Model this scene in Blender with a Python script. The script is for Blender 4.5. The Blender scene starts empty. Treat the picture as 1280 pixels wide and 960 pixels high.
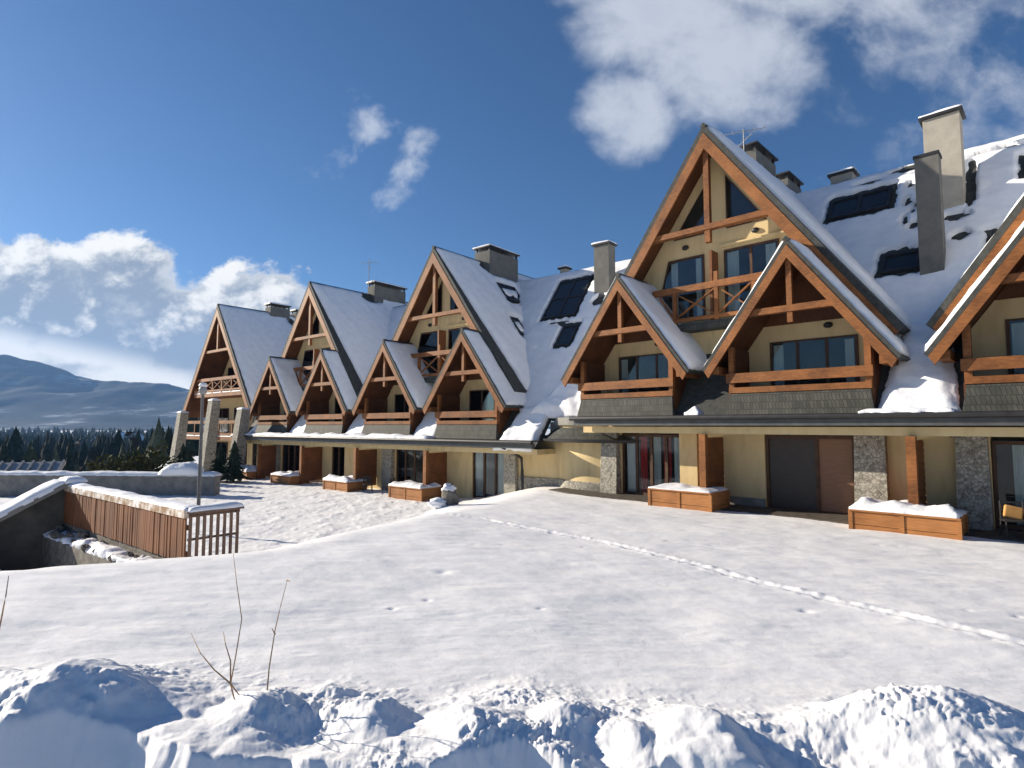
import bpy, math, random
import numpy as np
from mathutils import Vector, Matrix

random.seed(7)
rng = np.random.default_rng(11)
SC = bpy.context.scene
COL = SC.collection
R_ = math.radians

# ------------------------------------------------------------------ helpers
def tag(o, label=None, cat=None, group=None, kind=None):
    if label: o['label'] = label
    if cat: o['category'] = cat
    if group: o['group'] = group
    if kind: o['kind'] = kind
    return o

def empty(name, loc, rz=0.0):
    o = bpy.data.objects.new(name, None)
    COL.objects.link(o); o.location = loc; o.rotation_euler = (0, 0, rz)
    o.empty_display_size = 0.3
    return o

def V(*a): return Vector(a)

class MB:
    """collects shapes, builds ONE mesh object"""
    def __init__(s): s.v = []; s.f = []; s.m = []
    def face(s, pts, mi=0):
        b = len(s.v); s.v += [tuple(p) for p in pts]
        s.f.append(tuple(range(b, b+len(pts)))); s.m.append(mi)
    def hexa(s, c, mi=0):
        # c: 8 corners, bottom 0..3 (ccw), top 4..7
        b = len(s.v); s.v += [tuple(p) for p in c]
        for q in ((3,2,1,0),(4,5,6,7),(0,1,5,4),(1,2,6,5),(2,3,7,6),(3,0,4,7)):
            s.f.append(tuple(b+i for i in q)); s.m.append(mi)
        return s
    def box(s, x0, x1, y0, y1, z0, z1, mi=0):
        return s.hexa([(x0,y0,z0),(x1,y0,z0),(x1,y1,z0),(x0,y1,z0),(x0,y0,z1),(x1,y0,z1),(x1,y1,z1),(x0,y1,z1)], mi)
    def prism(s, pts, off, mi=0):
        off = Vector(off); b = len(s.v); n = len(pts)
        s.v += [tuple(p) for p in pts] + [tuple(Vector(p)+off) for p in pts]
        s.f.append(tuple(b+i for i in range(n))); s.m.append(mi)
        s.f.append(tuple(b+n+i for i in reversed(range(n)))); s.m.append(mi)
        for i in range(n):
            j = (i+1) % n
            s.f.append((b+j, b+i, b+n+i, b+n+j)); s.m.append(mi)
        return s
    def beam(s, p, q, w, h, up=(0,0,1), mi=0):
        p = Vector(p); q = Vector(q); d = (q-p).normalized(); up = Vector(up)
        if abs(d.dot(up)) > .95: up = Vector((0,1,0))
        x = d.cross(up).normalized(); y = x.cross(d).normalized()
        x *= w/2; y *= h/2
        return s.hexa([p-x-y,p+x-y,q+x-y,q-x-y,p-x+y,p+x+y,q+x+y,q-x+y], mi)
    def tube(s, pts, rad, n=6, mi=0):
        rings = []
        for i, p in enumerate(pts):
            p = Vector(p)
            a = Vector(pts[max(i-1,0)]); c = Vector(pts[min(i+1,len(pts)-1)])
            d = (c-a).normalized(); up = Vector((0,0,1)) if abs(d.z) < .9 else Vector((1,0,0))
            x = d.cross(up).normalized(); y = d.cross(x)
            r = rad[i] if isinstance(rad, (list,tuple)) else rad
            b = len(s.v)
            for k in range(n):
                t = 2*math.pi*k/n
                s.v.append(tuple(p + x*(r*math.cos(t)) + y*(r*math.sin(t))))
            rings.append(b)
        for i in range(len(rings)-1):
            for k in range(n):
                k2 = (k+1) % n
                s.f.append((rings[i]+k, rings[i]+k2, rings[i+1]+k2, rings[i+1]+k)); s.m.append(mi)
        s.f.append(tuple(rings[0]+k for k in reversed(range(n)))); s.m.append(mi)
        s.f.append(tuple(rings[-1]+k for k in range(n))); s.m.append(mi)
        return s
    def lathe(s, prof, n=24, c=(0,0), mi=0, a0=0, a1=2*math.pi, caps=True):
        full = abs(a1-a0-2*math.pi) < 1e-6
        cols = n if full else n+1
        b = len(s.v)
        for r, z in prof:
            for k in range(cols):
                t = a0+(a1-a0)*k/n
                s.v.append((c[0]+r*math.cos(t), c[1]+r*math.sin(t), z))
        for i in range(len(prof)-1):
            for k in range(n):
                k2 = (k+1) % cols
                s.f.append((b+i*cols+k, b+i*cols+k2, b+(i+1)*cols+k2, b+(i+1)*cols+k)); s.m.append(mi)
        if caps and full:
            s.f.append(tuple(b+k for k in reversed(range(n)))); s.m.append(mi)
            e = b+(len(prof)-1)*cols
            s.f.append(tuple(e+k for k in range(n))); s.m.append(mi)
        return s
    def build(s, name, mat, parent=None, smooth=False, off=None, fix=True):
        me = bpy.data.meshes.new(name)
        vs = s.v if off is None else [(x-off[0], y-off[1], z-off[2]) for x,y,z in s.v]
        me.from_pydata(vs, [], s.f)
        mats = mat if isinstance(mat, (list,tuple)) else [mat]
        for m in mats: me.materials.append(m)
        if len(mats) > 1: me.polygons.foreach_set('material_index', s.m)
        if smooth: me.polygons.foreach_set('use_smooth', [True]*len(me.polygons))
        if fix:
            import bmesh
            bm = bmesh.new(); bm.from_mesh(me)
            bmesh.ops.recalc_face_normals(bm, faces=bm.faces); bm.to_mesh(me); bm.free()
        me.update()
        o = bpy.data.objects.new(name, me); COL.objects.link(o)
        if parent: o.parent = parent
        return o

# gradient noise ----------------------------------------------------
_perm = np.random.default_rng(3).permutation(512)
_ga = np.random.default_rng(5).uniform(0, 2*np.pi, 512)
def pnoise(x, y):
    xi = np.floor(x).astype(np.int64); yi = np.floor(y).astype(np.int64)
    xf = x-xi; yf = y-yi
    def g(ix, iy, dx, dy):
        h = _ga[_perm[(ix + _perm[iy & 511]) & 511]]
        return np.cos(h)*dx + np.sin(h)*dy
    u = xf*xf*xf*(xf*(xf*6-15)+10); v = yf*yf*yf*(yf*(yf*6-15)+10)
    a = g(xi,yi,xf,yf); b = g(xi+1,yi,xf-1,yf); c = g(xi,yi+1,xf,yf-1); d = g(xi+1,yi+1,xf-1,yf-1)
    return (a+(b-a)*u)*(1-v) + (c+(d-c)*u)*v
def fbm(x, y, o=4, gain=.5, lac=2.03):
    s = 0; a = 1.0
    for i in range(o):
        s = s + a*pnoise(x+17.3*i, y-9.1*i); x = x*lac; y = y*lac; a *= gain
    return s
def sst(a, b, x):
    t = np.clip((x-a)/(b-a), 0, 1); return t*t*(3-2*t)

# ------------------------------------------------------------------ materials
def mat(name):
    m = bpy.data.materials.new(name); m.use_nodes = True
    nt = m.node_tree; b = nt.nodes['Principled BSDF']
    return m, nt, b
def nd(nt, t, **kw):
    n = nt.nodes.new(t)
    for k, v in kw.items():
        if k.startswith('i_'):
            n.inputs[k[2:].replace('_', ' ')].default_value = v
        else: setattr(n, k, v)
    return n
def objco(nt, scale=(1,1,1), rot=(0,0,0)):
    tc = nd(nt, 'ShaderNodeTexCoord'); mp = nd(nt, 'ShaderNodeMapping')
    mp.inputs['Scale'].default_value = scale; mp.inputs['Rotation'].default_value = rot
    nt.links.new(tc.outputs['Object'], mp.inputs['Vector']); return mp.outputs['Vector']
def ramp(nt, fac, stops):
    r = nd(nt, 'ShaderNodeValToRGB'); e = r.color_ramp.elements
    while len(e) < len(stops): e.new(.5)
    for i, (p, c) in enumerate(stops): e[i].position = p; e[i].color = (*c, 1)
    nt.links.new(fac, r.inputs['Fac']); return r.outputs['Color']
def bump(nt, b, h, strength=.3, dist=.02):
    n = nd(nt, 'ShaderNodeBump'); n.inputs['Strength'].default_value = strength; n.inputs['Distance'].default_value = dist
    nt.links.new(h, n.inputs['Height']); nt.links.new(n.outputs['Normal'], b.inputs['Normal'])
def noisy(name, stops, scale=(1,1,1), nscale=5, detail=6, rough=.8, bstr=0, bdist=.02, spec=.3, metal=0, rough_n=.6):
    m, nt, b = mat(name)
    v = objco(nt, scale)
    n = nd(nt, 'ShaderNodeTexNoise'); n.inputs['Scale'].default_value = nscale; n.inputs['Detail'].default_value = detail; n.inputs['Roughness'].default_value = rough_n
    nt.links.new(v, n.inputs['Vector'])
    nt.links.new(ramp(nt, n.outputs['Fac'], stops), b.inputs['Base Color'])
    b.inputs['Roughness'].default_value = rough; b.inputs['Specular IOR Level'].default_value = spec; b.inputs['Metallic'].default_value = metal
    if bstr: bump(nt, b, n.outputs['Fac'], bstr, bdist)
    return m

M = {}
# snow
def snow_mat(name, nscale, bstr, bdist, c0=(.80,.82,.86), c1=(.87,.88,.90), fine=0):
    m, nt, b = mat(name); v = objco(nt)
    n = nd(nt, 'ShaderNodeTexNoise'); n.inputs['Scale'].default_value = nscale; n.inputs['Detail'].default_value = 9; n.inputs['Roughness'].default_value = .62
    nt.links.new(v, n.inputs['Vector'])
    nt.links.new(ramp(nt, n.outputs['Fac'], [(.3,c0),(.7,c1)]), b.inputs['Base Color'])
    b.inputs['Roughness'].default_value = .62; b.inputs['Specular IOR Level'].default_value = .25
    bump(nt, b, n.outputs['Fac'], bstr, bdist)
    return m
M['snow'] = snow_mat('snow_on_things', 7, .5, .03)
M['snow_roof'] = snow_mat('snow_on_roofs', 2.5, .35, .05, (.74,.76,.80), (.85,.87,.89))
def ground_mat():
    m, nt, b = mat('field_snow'); v = objco(nt)
    n1 = nd(nt, 'ShaderNodeTexNoise'); n1.inputs['Scale'].default_value = 34; n1.inputs['Detail'].default_value = 9; n1.inputs['Roughness'].default_value = .7
    n2 = nd(nt, 'ShaderNodeTexNoise'); n2.inputs['Scale'].default_value = 1.0; n2.inputs['Detail'].default_value = 7; n2.inputs['Roughness'].default_value = .6
    v2 = objco(nt, (1.1, 3.4, 1), (0, 0, R_(-14)))
    nt.links.new(v, n1.inputs['Vector']); nt.links.new(v2, n2.inputs['Vector'])
    mx = nd(nt, 'ShaderNodeMath', operation='MULTIPLY_ADD'); mx.inputs[1].default_value = 2.6
    nt.links.new(n2.outputs['Fac'], mx.inputs[0]); nt.links.new(n1.outputs['Fac'], mx.inputs[2])
    nt.links.new(ramp(nt, n2.outputs['Fac'], [(.25,(.82,.83,.85)),(.75,(.89,.885,.875))]), b.inputs['Base Color'])
    b.inputs['Roughness'].default_value = .65; b.inputs['Specular IOR Level'].default_value = .2
    bump(nt, b, mx.outputs[0], .17, .03)
    return m
M['ground'] = ground_mat()
# wood
def wood_mat(name, dark, light, grain=(1.2,1.2,14), rough=.62):
    m, nt, b = mat(name); v = objco(nt, grain)
    n = nd(nt, 'ShaderNodeTexNoise'); n.inputs['Scale'].default_value = 2.2; n.inputs['Detail'].default_value = 8; n.inputs['Roughness'].default_value = .65
    nt.links.new(v, n.inputs['Vector'])
    n2 = nd(nt, 'ShaderNodeTexNoise'); n2.inputs['Scale'].default_value = 1.3; n2.inputs['Detail'].default_value = 4
    nt.links.new(objco(nt), n2.inputs['Vector'])
    ad = nd(nt, 'ShaderNodeMath', operation='MULTIPLY_ADD'); ad.inputs[1].default_value = .5
    nt.links.new(n2.outputs['Fac'], ad.inputs[0])
    ml = nd(nt, 'ShaderNodeMath', operation='MULTIPLY'); ml.inputs[1].default_value = .5
    nt.links.new(n.outputs['Fac'], ml.inputs[0]); nt.links.new(ml.outputs[0], ad.inputs[2])
    nt.links.new(ramp(nt, ad.outputs[0], [(.36,dark),(.64,light)]), b.inputs['Base Color'])
    b.inputs['Roughness'].default_value = rough; b.inputs['Specular IOR Level'].default_value = .3
    bump(nt, b, n.outputs['Fac'], .25, .01)
    return m
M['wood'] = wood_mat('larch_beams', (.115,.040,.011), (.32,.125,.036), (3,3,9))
M['soffit'] = wood_mat('shaded_soffit_boards', (.060,.021,.007), (.14,.052,.017), (14,1.2,1.2))  # darker copy of the larch; shade under the eaves is put into the colour
M['panelwood'] = wood_mat('screen_boards', (.11,.040,.014), (.25,.095,.033), (1.2,1.2,16))
M['planterwood'] = wood_mat('planter_boards', (.24,.095,.028), (.44,.19,.062), (1,1,8))
M['fencewood'] = wood_mat('fence_boards', (.10,.040,.018), (.22,.092,.040), (9,9,.7), .8)
M['oldwood'] = wood_mat('weathered_slats', (.10,.065,.05), (.22,.14,.10), (9,9,1), .85)
# masonry
M['plaster'] = noisy('cream_plaster', [(.28,(.54,.41,.215)),(.48,(.66,.51,.275)),(.75,(.73,.57,.315))], scale=(2,2,.55), nscale=1.3, detail=8, rough=.9, bstr=.12, bdist=.01, spec=.15)
M['concrete'] = noisy('grey_concrete', [(.25,(.14,.135,.125)),(.75,(.30,.29,.27))], nscale=2.5, detail=9, rough=.9, bstr=.3, spec=.2)
M['render'] = noisy('chimney_render', [(.25,(.30,.275,.235)),(.75,(.43,.40,.34))], nscale=2.2, detail=7, rough=.9, bstr=.15, spec=.15)
M['darkrender'] = noisy('shade_toned_chimney', [(.25,(.10,.10,.095)),(.75,(.17,.165,.15))], nscale=2.2, detail=7, rough=.85, bstr=.15, spec=.2)  # chimney render darkened; shade on the stacks is put into the colour
M['darkconcrete'] = noisy('dark_concrete', [(.25,(.045,.044,.04)),(.75,(.11,.105,.095))], nscale=2.0, detail=9, rough=.9, bstr=.3, spec=.2)  # plain concrete in a darker grey, for the ramp wing wall
M['frost'] = noisy('frosted_timber', [(.40,(.30,.20,.12)),(.56,(.62,.56,.50)),(.70,(.85,.86,.88))], nscale=5, detail=9, rough=.9, bstr=.4, spec=.15)
def stone_mat():
    m, nt, b = mat('rough_stone'); v = objco(nt)
    vo = nd(nt, 'ShaderNodeTexVoronoi'); vo.inputs['Scale'].default_value = 10.5
    vd = nd(nt, 'ShaderNodeTexVoronoi', feature='DISTANCE_TO_EDGE'); vd.inputs['Scale'].default_value = 10.5
    n = nd(nt, 'ShaderNodeTexNoise'); n.inputs['Scale'].default_value = 11; n.inputs['Detail'].default_value = 7
    for q in (vo, vd, n): nt.links.new(v, q.inputs['Vector'])
    sp = nd(nt, 'ShaderNodeSeparateColor'); nt.links.new(vo.outputs['Color'], sp.inputs['Color'])
    ad = nd(nt, 'ShaderNodeMath', operation='MULTIPLY_ADD'); ad.inputs[1].default_value = .5
    nt.links.new(sp.outputs[0], ad.inputs[0]); nt.links.new(n.outputs['Fac'], ad.inputs[2])
    c = ramp(nt, ad.outputs[0], [(.35,(.15,.14,.115)),(.65,(.30,.28,.235)),(.95,(.42,.395,.33))])
    mx = nd(nt, 'ShaderNodeMix', data_type='RGBA'); nt.links.new(c, mx.inputs['B'])
    mx.inputs['A'].default_value = (.13,.12,.10,1)
    ed = nd(nt, 'ShaderNodeMapRange'); ed.inputs['From Max'].default_value = .05; nt.links.new(vd.outputs['Distance'], ed.inputs['Value'])
    nt.links.new(ed.outputs['Result'], mx.inputs['Factor']); nt.links.new(mx.outputs['Result'], b.inputs['Base Color'])
    b.inputs['Roughness'].default_value = .9
    bump(nt, b, ed.outputs['Result'], .6, .03)
    return m
M['stone'] = stone_mat()
def slate_mat():
    m, nt, b = mat('dark_shingles')
    tc = nd(nt, 'ShaderNodeTexCoord'); sx = nd(nt, 'ShaderNodeSeparateXYZ'); nt.links.new(tc.outputs['Object'], sx.inputs[0])
    ad = nd(nt, 'ShaderNodeMath', operation='ADD'); nt.links.new(sx.outputs['X'], ad.inputs[0]); nt.links.new(sx.outputs['Y'], ad.inputs[1])
    cb = nd(nt, 'ShaderNodeCombineXYZ'); nt.links.new(ad.outputs[0], cb.inputs['X']); nt.links.new(sx.outputs['Z'], cb.inputs['Y'])
    br = nd(nt, 'ShaderNodeTexBrick'); br.inputs['Scale'].default_value = 1.0
    br.inputs['Brick Width'].default_value = .10; br.inputs['Row Height'].default_value = .23; br.inputs['Mortar Size'].default_value = .010
    br.inputs['Color1'].default_value = (.036,.040,.033,1); br.inputs['Color2'].default_value = (.072,.073,.062,1); br.inputs['Mortar'].default_value = (.018,.018,.017,1)
    nt.links.new(cb.outputs[0], br.inputs['Vector'])
    n = nd(nt, 'ShaderNodeTexNoise'); n.inputs['Scale'].default_value = 3; n.inputs['Detail'].default_value = 7; nt.links.new(tc.outputs['Object'], n.inputs['Vector'])
    mx = nd(nt, 'ShaderNodeMix', data_type='RGBA', blend_type='MULTIPLY'); mx.inputs['Factor'].default_value = .8
    nt.links.new(br.outputs['Color'], mx.inputs['A']); nt.links.new(ramp(nt, n.outputs['Fac'], [(.3,(.55,.55,.5)),(.75,(1.3,1.3,1.25))]), mx.inputs['B'])
    nt.links.new(mx.outputs['Result'], b.inputs['Base Color']); b.inputs['Roughness'].default_value = .75
    bump(nt, b, br.outputs['Fac'], -.6, .02)
    return m
M['slate'] = slate_mat()
M['tile'] = noisy('bare_roof_edge', [(.3,(.030,.032,.030)),(.7,(.070,.072,.066))], nscale=6, detail=7, rough=.75, bstr=.4)
M['metal'] = noisy('dark_gutter_metal', [(.3,(.05,.053,.053)),(.7,(.09,.094,.092))], nscale=3, rough=.5, spec=.4)
M['blackmetal'] = noisy('black_metal', [(.3,(.014,.014,.015)),(.7,(.03,.03,.032))], nscale=4, rough=.5, spec=.4)
M['greymetal'] = noisy('grey_galvanised', [(.3,(.22,.22,.22)),(.7,(.34,.34,.33))], nscale=4, rough=.5, spec=.5)
M['polemetal'] = noisy('dull_pole_paint', [(.3,(.12,.12,.115)),(.7,(.19,.19,.18))], nscale=5, rough=.6, spec=.3)
M['frame'] = noisy('brown_window_frame', [(.3,(.050,.024,.012)),(.7,(.10,.05,.025))], nscale=5, rough=.55)
M['room'] = noisy('dim_room', [(.3,(.05,.042,.035)),(.7,(.09,.075,.06))], nscale=1.2, rough=.95)
M['curtain'] = noisy('white_curtain', [(.3,(.50,.50,.47)),(.7,(.72,.72,.69))], scale=(9,1,.3), nscale=2, rough=.95)
M['redcurtain'] = noisy('red_curtain', [(.3,(.45,.03,.035)),(.7,(.68,.06,.06))], scale=(9,1,.3), nscale=2, rough=.95)
M['cushion'] = noisy('orange_cushion', [(.3,(.55,.27,.08)),(.7,(.7,.38,.13))], nscale=6, rough=.95)
M['stem'] = noisy('dry_stem', [(.3,(.20,.12,.06)),(.7,(.34,.22,.12))], nscale=20, rough=.9)
M['rock'] = noisy('dark_rock', [(.3,(.08,.075,.065)),(.7,(.24,.22,.19))], nscale=5, detail=9, rough=.95, bstr=.6, bdist=.05)
M['darkblind'] = noisy('dark_brown_door', [(.3,(.032,.024,.019)),(.7,(.055,.042,.034))], scale=(1,1,10), nscale=3, rough=.45, spec=.4)
M['blind'] = noisy('brown_blind', [(.3,(.20,.11,.07)),(.7,(.28,.16,.10))], scale=(1,1,10), nscale=3, rough=.8)
def glass_mat(name='window_glass', ior=1.38):
    m, nt, b = mat(name); nt.nodes.remove(b)
    o = nt.nodes['Material Output']
    tr = nd(nt, 'ShaderNodeBsdfTransparent'); tr.inputs['Color'].default_value = (.82,.86,.86,1)
    gl = nd(nt, 'ShaderNodeBsdfGlossy'); gl.inputs['Roughness'].default_value = .03; gl.inputs['Color'].default_value = (.9,.93,.95,1)
    fr = nd(nt, 'ShaderNodeFresnel'); fr.inputs['IOR'].default_value = ior
    mx = nd(nt, 'ShaderNodeMixShader')
    nt.links.new(fr.outputs[0], mx.inputs[0]); nt.links.new(tr.outputs[0], mx.inputs[1]); nt.links.new(gl.outputs[0], mx.inputs[2])
    nt.links.new(mx.outputs[0], o.inputs['Surface'])
    return m
M['glass'] = glass_mat()
M['winglass'] = glass_mat('upper_window_glass', 1.5)
def pane_mat():
    m, nt, b = mat('dark_pane')
    b.inputs['Base Color'].default_value = (.018,.022,.028,1); b.inputs['Roughness'].default_value = .06
    b.inputs['IOR'].default_value = 1.42
    n = nd(nt, 'ShaderNodeTexNoise'); n.inputs['Scale'].default_value = 1.1; nt.links.new(objco(nt), n.inputs['Vector'])
    bump(nt, b, n.outputs['Fac'], .08, .05)
    return m
M['pane'] = pane_mat()
def foliage(name, a, c, snow=0.0):
    m, nt, b = mat(name); v = objco(nt)
    n = nd(nt, 'ShaderNodeTexNoise'); n.inputs['Scale'].default_value = 2.0; n.inputs['Detail'].default_value = 6; nt.links.new(v, n.inputs['Vector'])
    nt.links.new(ramp(nt, n.outputs['Fac'], [(.3,a),(.7,c)] + ([(.78,(.75,.77,.8))] if snow else [])), b.inputs['Base Color'])
    b.inputs['Roughness'].default_value = .9; b.inputs['Specular IOR Level'].default_value = .1
    return m
M['needles'] = foliage('spruce_needles', (.026,.038,.030), (.070,.085,.060))
M['shrub'] = foliage('juniper_foliage', (.045,.055,.018), (.10,.10,.04))
M['snowneedles'] = foliage('snowy_spruce', (.020,.030,.020), (.05,.065,.04), 1)
M['twigs'] = foliage('bare_twigs', (.045,.038,.032), (.10,.085,.075))
M['paving'] = noisy('wet_paving', [(.3,(.05,.042,.034)),(.7,(.13,.11,.09))], nscale=4, detail=9, rough=.75, bstr=.3)
M['bark'] = noisy('bark', [(.3,(.05,.035,.022)),(.7,(.11,.08,.05))], nscale=8, rough=.95)

# ------------------------------------------------------------------ frame of the two wings
F = 720.0; HOR = 52.0; CAMZ = 2.7
def wing_frame(vpx, dist):
    a = math.atan((640-vpx)/math.hypot(F, HOR))
    e = Vector((math.sin(a), -math.cos(a), 0)); n = Vector((math.cos(a), math.sin(a), 0))
    return a, e, n, dist
WR = wing_frame(-100, 18.4); WL = wing_frame(-242, 20.3)
def wpt(w, s, t, z): return w[1]*s + w[2]*(w[3]+t) + Vector((0,0,z))

# ------------------------------------------------------------------ snow lying on a surface
def snow_quad(c, th, name, parent, cell=.16, ragged=.05, mask=None, mname='snow_roof', rough=.35, seed=0.0, edge=1.6):
    """c: four corners (a,b,c,d) around the quad, on the bearing surface; builds a puffed layer of snow above it"""
    A, B, C, D = [np.array(p, float) for p in c]
    nrm = np.cross(B-A, D-A)
    if np.linalg.norm(nrm) < 1e-6: nrm = np.cross(C-B, D-C)
    nrm /= np.linalg.norm(nrm)
    if nrm[2] < 0: nrm = -nrm
    lu = max(np.linalg.norm(B-A), np.linalg.norm(C-D)); lv = max(np.linalg.norm(D-A), np.linalg.norm(C-B))
    nu = max(5, int(lu/cell)); nv = max(5, int(lv/cell))
    u = np.linspace(0, 1, nu+1); v = np.linspace(0, 1, nv+1)
    U, W = np.meshgrid(u, v)
    du = np.minimum(U, 1-U)*nu; dv = np.minimum(W, 1-W)*nv
    rg = ragged*fbm(U*lu*1.7+seed, W*lv*1.7-seed, 3)
    rg2 = ragged*fbm(U*lu*1.7-seed+31, W*lv*1.7+seed+7, 3)
    Ue = U + np.where((U == 0) | (U == 1), np.where(U == 0, 1, -1)*np.abs(rg)*1.5/lu, rg/lu)
    We = W + np.where((W == 0) | (W == 1), np.where(W == 0, 1, -1)*np.abs(rg2)*1.5/lv, rg2/lv)
    P = ((1-Ue)*(1-We))[..., None]*A + (Ue*(1-We))[..., None]*B + (Ue*We)[..., None]*C + ((1-Ue)*We)[..., None]*D
    d = np.minimum(du, dv)
    h = th*(.35+.65*sst(0, edge, d)) * (1+rough*fbm(P[..., 0]*1.1+P[..., 2]*.7+seed, P[..., 1]*1.1+P[..., 2]*.7, 4))
    if mask is not None:
        h = h - mask(P)*(th*2.2+.05)
    top = P + nrm*h[..., None]
    n0 = (nu+1)*(nv+1)
    verts = top.reshape(-1, 3)
    idx = np.arange(n0).reshape(nv+1, nu+1)
    faces = np.stack([idx[:-1, :-1], idx[:-1, 1:], idx[1:, 1:], idx[1:, :-1]], -1).reshape(-1, 4)
    ring = np.concatenate([idx[0, :-1], idx[:-1, -1], idx[-1, :0:-1], idx[:0:-1, 0]])
    base = (P - nrm*.015).reshape(-1, 3)[ring]
    nb = len(ring); bi = n0+np.arange(nb)
    side = np.stack([ring, np.roll(ring, -1), np.roll(bi, -1), bi], -1)
    mb = MB(); mb.v = [tuple(p) for p in np.vstack([verts, base])]
    mb.f = [tuple(map(int, f)) for f in np.vstack([faces, side])]; mb.m = [0]*len(mb.f)
    return mb.build(name, M[mname], parent, smooth=True)

def blob_mask(spots):
    """spots: (centre, radii along s, t, z...) in local coordinates -> 1 inside"""
    def f(P):
        m = np.zeros(P.shape[:2])
        for c, r in spots:
            q = ((P[..., 0]-c[0])/r[0])**2 + ((P[..., 1]-c[1])/r[1])**2
            q = q + .5*fbm(P[..., 0]*2.3, P[..., 1]*2.3+P[..., 2], 3)
            m = np.maximum(m, 1-sst(.7, 1.15, q))
        return m
    return f
def rect_mask(rects, soft=.12):
    def f(P):
        m = np.zeros(P.shape[:2])
        for s0, s1, t0, t1 in rects:
            n = .10*fbm(P[..., 0]*3, P[..., 1]*3+P[..., 2], 3)
            dx = np.maximum(s0-P[..., 0], P[..., 0]-s1)+n; dy = np.maximum(t0-P[..., 1], P[..., 1]-t1)+n
            m = np.maximum(m, 1-sst(0, soft, np.maximum(dx, dy)))
        return m
    return f
def masks(*fs):
    def f(P):
        m = np.zeros(P.shape[:2])
        for g in fs: m = np.maximum(m, g(P))
        return m
    return f

# ------------------------------------------------------------------ lodge building kit (local axes: x along the facade, y inwards, z up)
KB = 1.40      # pitch of gables
def gable_roof(root, name, c, t0, t1, za, hw, k, board=.30, thick=.13, snow_th=.15, foot_bare=.0, apex_bare=.06, smask=None, left_snow=True, board_w=.07):
    zf = za-k*hw
    L = math.hypot(1, k); nx, nz = k/L, 1/L
    roof = MB(); soff = MB()
    for sg in (-1, 1):
        def P(d, t, h):   # d distance down slope (horizontal), h offset along normal
            return (c+sg*(d+nx*h), t, za-k*d+nz*h)
        e = thick*nz/nx*0
        q = [P(0,t0,0), P(hw,t0,0), P(hw,t1,0), P(0,t1,0)]
        dn = [P(0+nx*thick/ (1) if False else 0,t0,-thick), P(hw,t0,-thick), P(hw,t1,-thick), P(0,t1,-thick)]
        # keep the two slopes butted at the ridge
        q[0] = (c, t0, za); q[3] = (c, t1, za)
        dn[0] = (c, t0, za-thick*L); dn[3] = (c, t1, za-thick*L)
        roof.hexa(dn + q)
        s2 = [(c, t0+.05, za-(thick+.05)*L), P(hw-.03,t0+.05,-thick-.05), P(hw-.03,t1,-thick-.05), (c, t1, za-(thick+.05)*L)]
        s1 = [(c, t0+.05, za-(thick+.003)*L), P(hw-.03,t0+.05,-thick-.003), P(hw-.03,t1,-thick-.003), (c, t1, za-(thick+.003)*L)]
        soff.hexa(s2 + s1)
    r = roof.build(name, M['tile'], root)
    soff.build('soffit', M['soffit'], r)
    for sg in (-1, 1):
        b = MB()
        o0 = thick+.006; o1 = thick+board
        pts = [(c, t0-.02, za-o0*L), (c+sg*(hw-nx*o0), t0-.02, zf-nz*o0), (c+sg*(hw-nx*o1+.06), t0-.02, zf-nz*o1-.06*k), (c, t0-.02, za-o1*L)]
        b.prism(pts, (0, board_w, 0)); b.build('bargeboard', M['wood'], r)
        if sg < 0 and not left_snow: continue
        # snow on this slope
        a0 = t0+apex_bare; f0 = t0+max(foot_bare, apex_bare)
        cs = [(c+sg*.03, a0, za-k*.03), (c+sg*(hw-.05), f0, za-k*(hw-.05)), (c+sg*(hw-.05), t1-.05, za-k*(hw-.05)), (c+sg*.03, t1-.05, za-k*.03)]
        snow_quad(cs, snow_th, 'snow_cover', r, cell=.2 if hw > 4 else .14, ragged=.05, mask=smask if sg > 0 else None, seed=c*1.7+sg)
    # ridge cap of snow / tile
    cap = MB(); cap.prism([(c-.13, t0-.01, za-.05), (c, t0-.01, za+.07), (c+.13, t0-.01, za-.05), (c, t0-.01, za-.12)], (0, t1-t0-.02, 0))
    cap.build('ridge_cap', M['tile'], r)
    return r

def truss(roof, c, t, za, k, thick, z_tie, pend, w=.17):
    L = math.hypot(1, k); zin = za-(thick+.06)*L
    b = MB(); b.box(c-w/2, c+w/2, t, t+w, z_tie-pend, zin-.02)
    b.prism([(c-w/2, t, z_tie-pend), (c+w/2, t, z_tie-pend), (c+w/2, t+w, z_tie-pend), (c-w/2, t+w, z_tie-pend)], (0,0,-.001))
    b.build('king_post', M['wood'], roof)
    hw = (zin-z_tie)/k - .04
    b = MB(); y0 = t-.035; y1 = t+w+.035
    b.box(c-hw, c+hw, y0, y1, z_tie-.09, z_tie+.11); b.build('tie_beam', M['wood'], roof)

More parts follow.
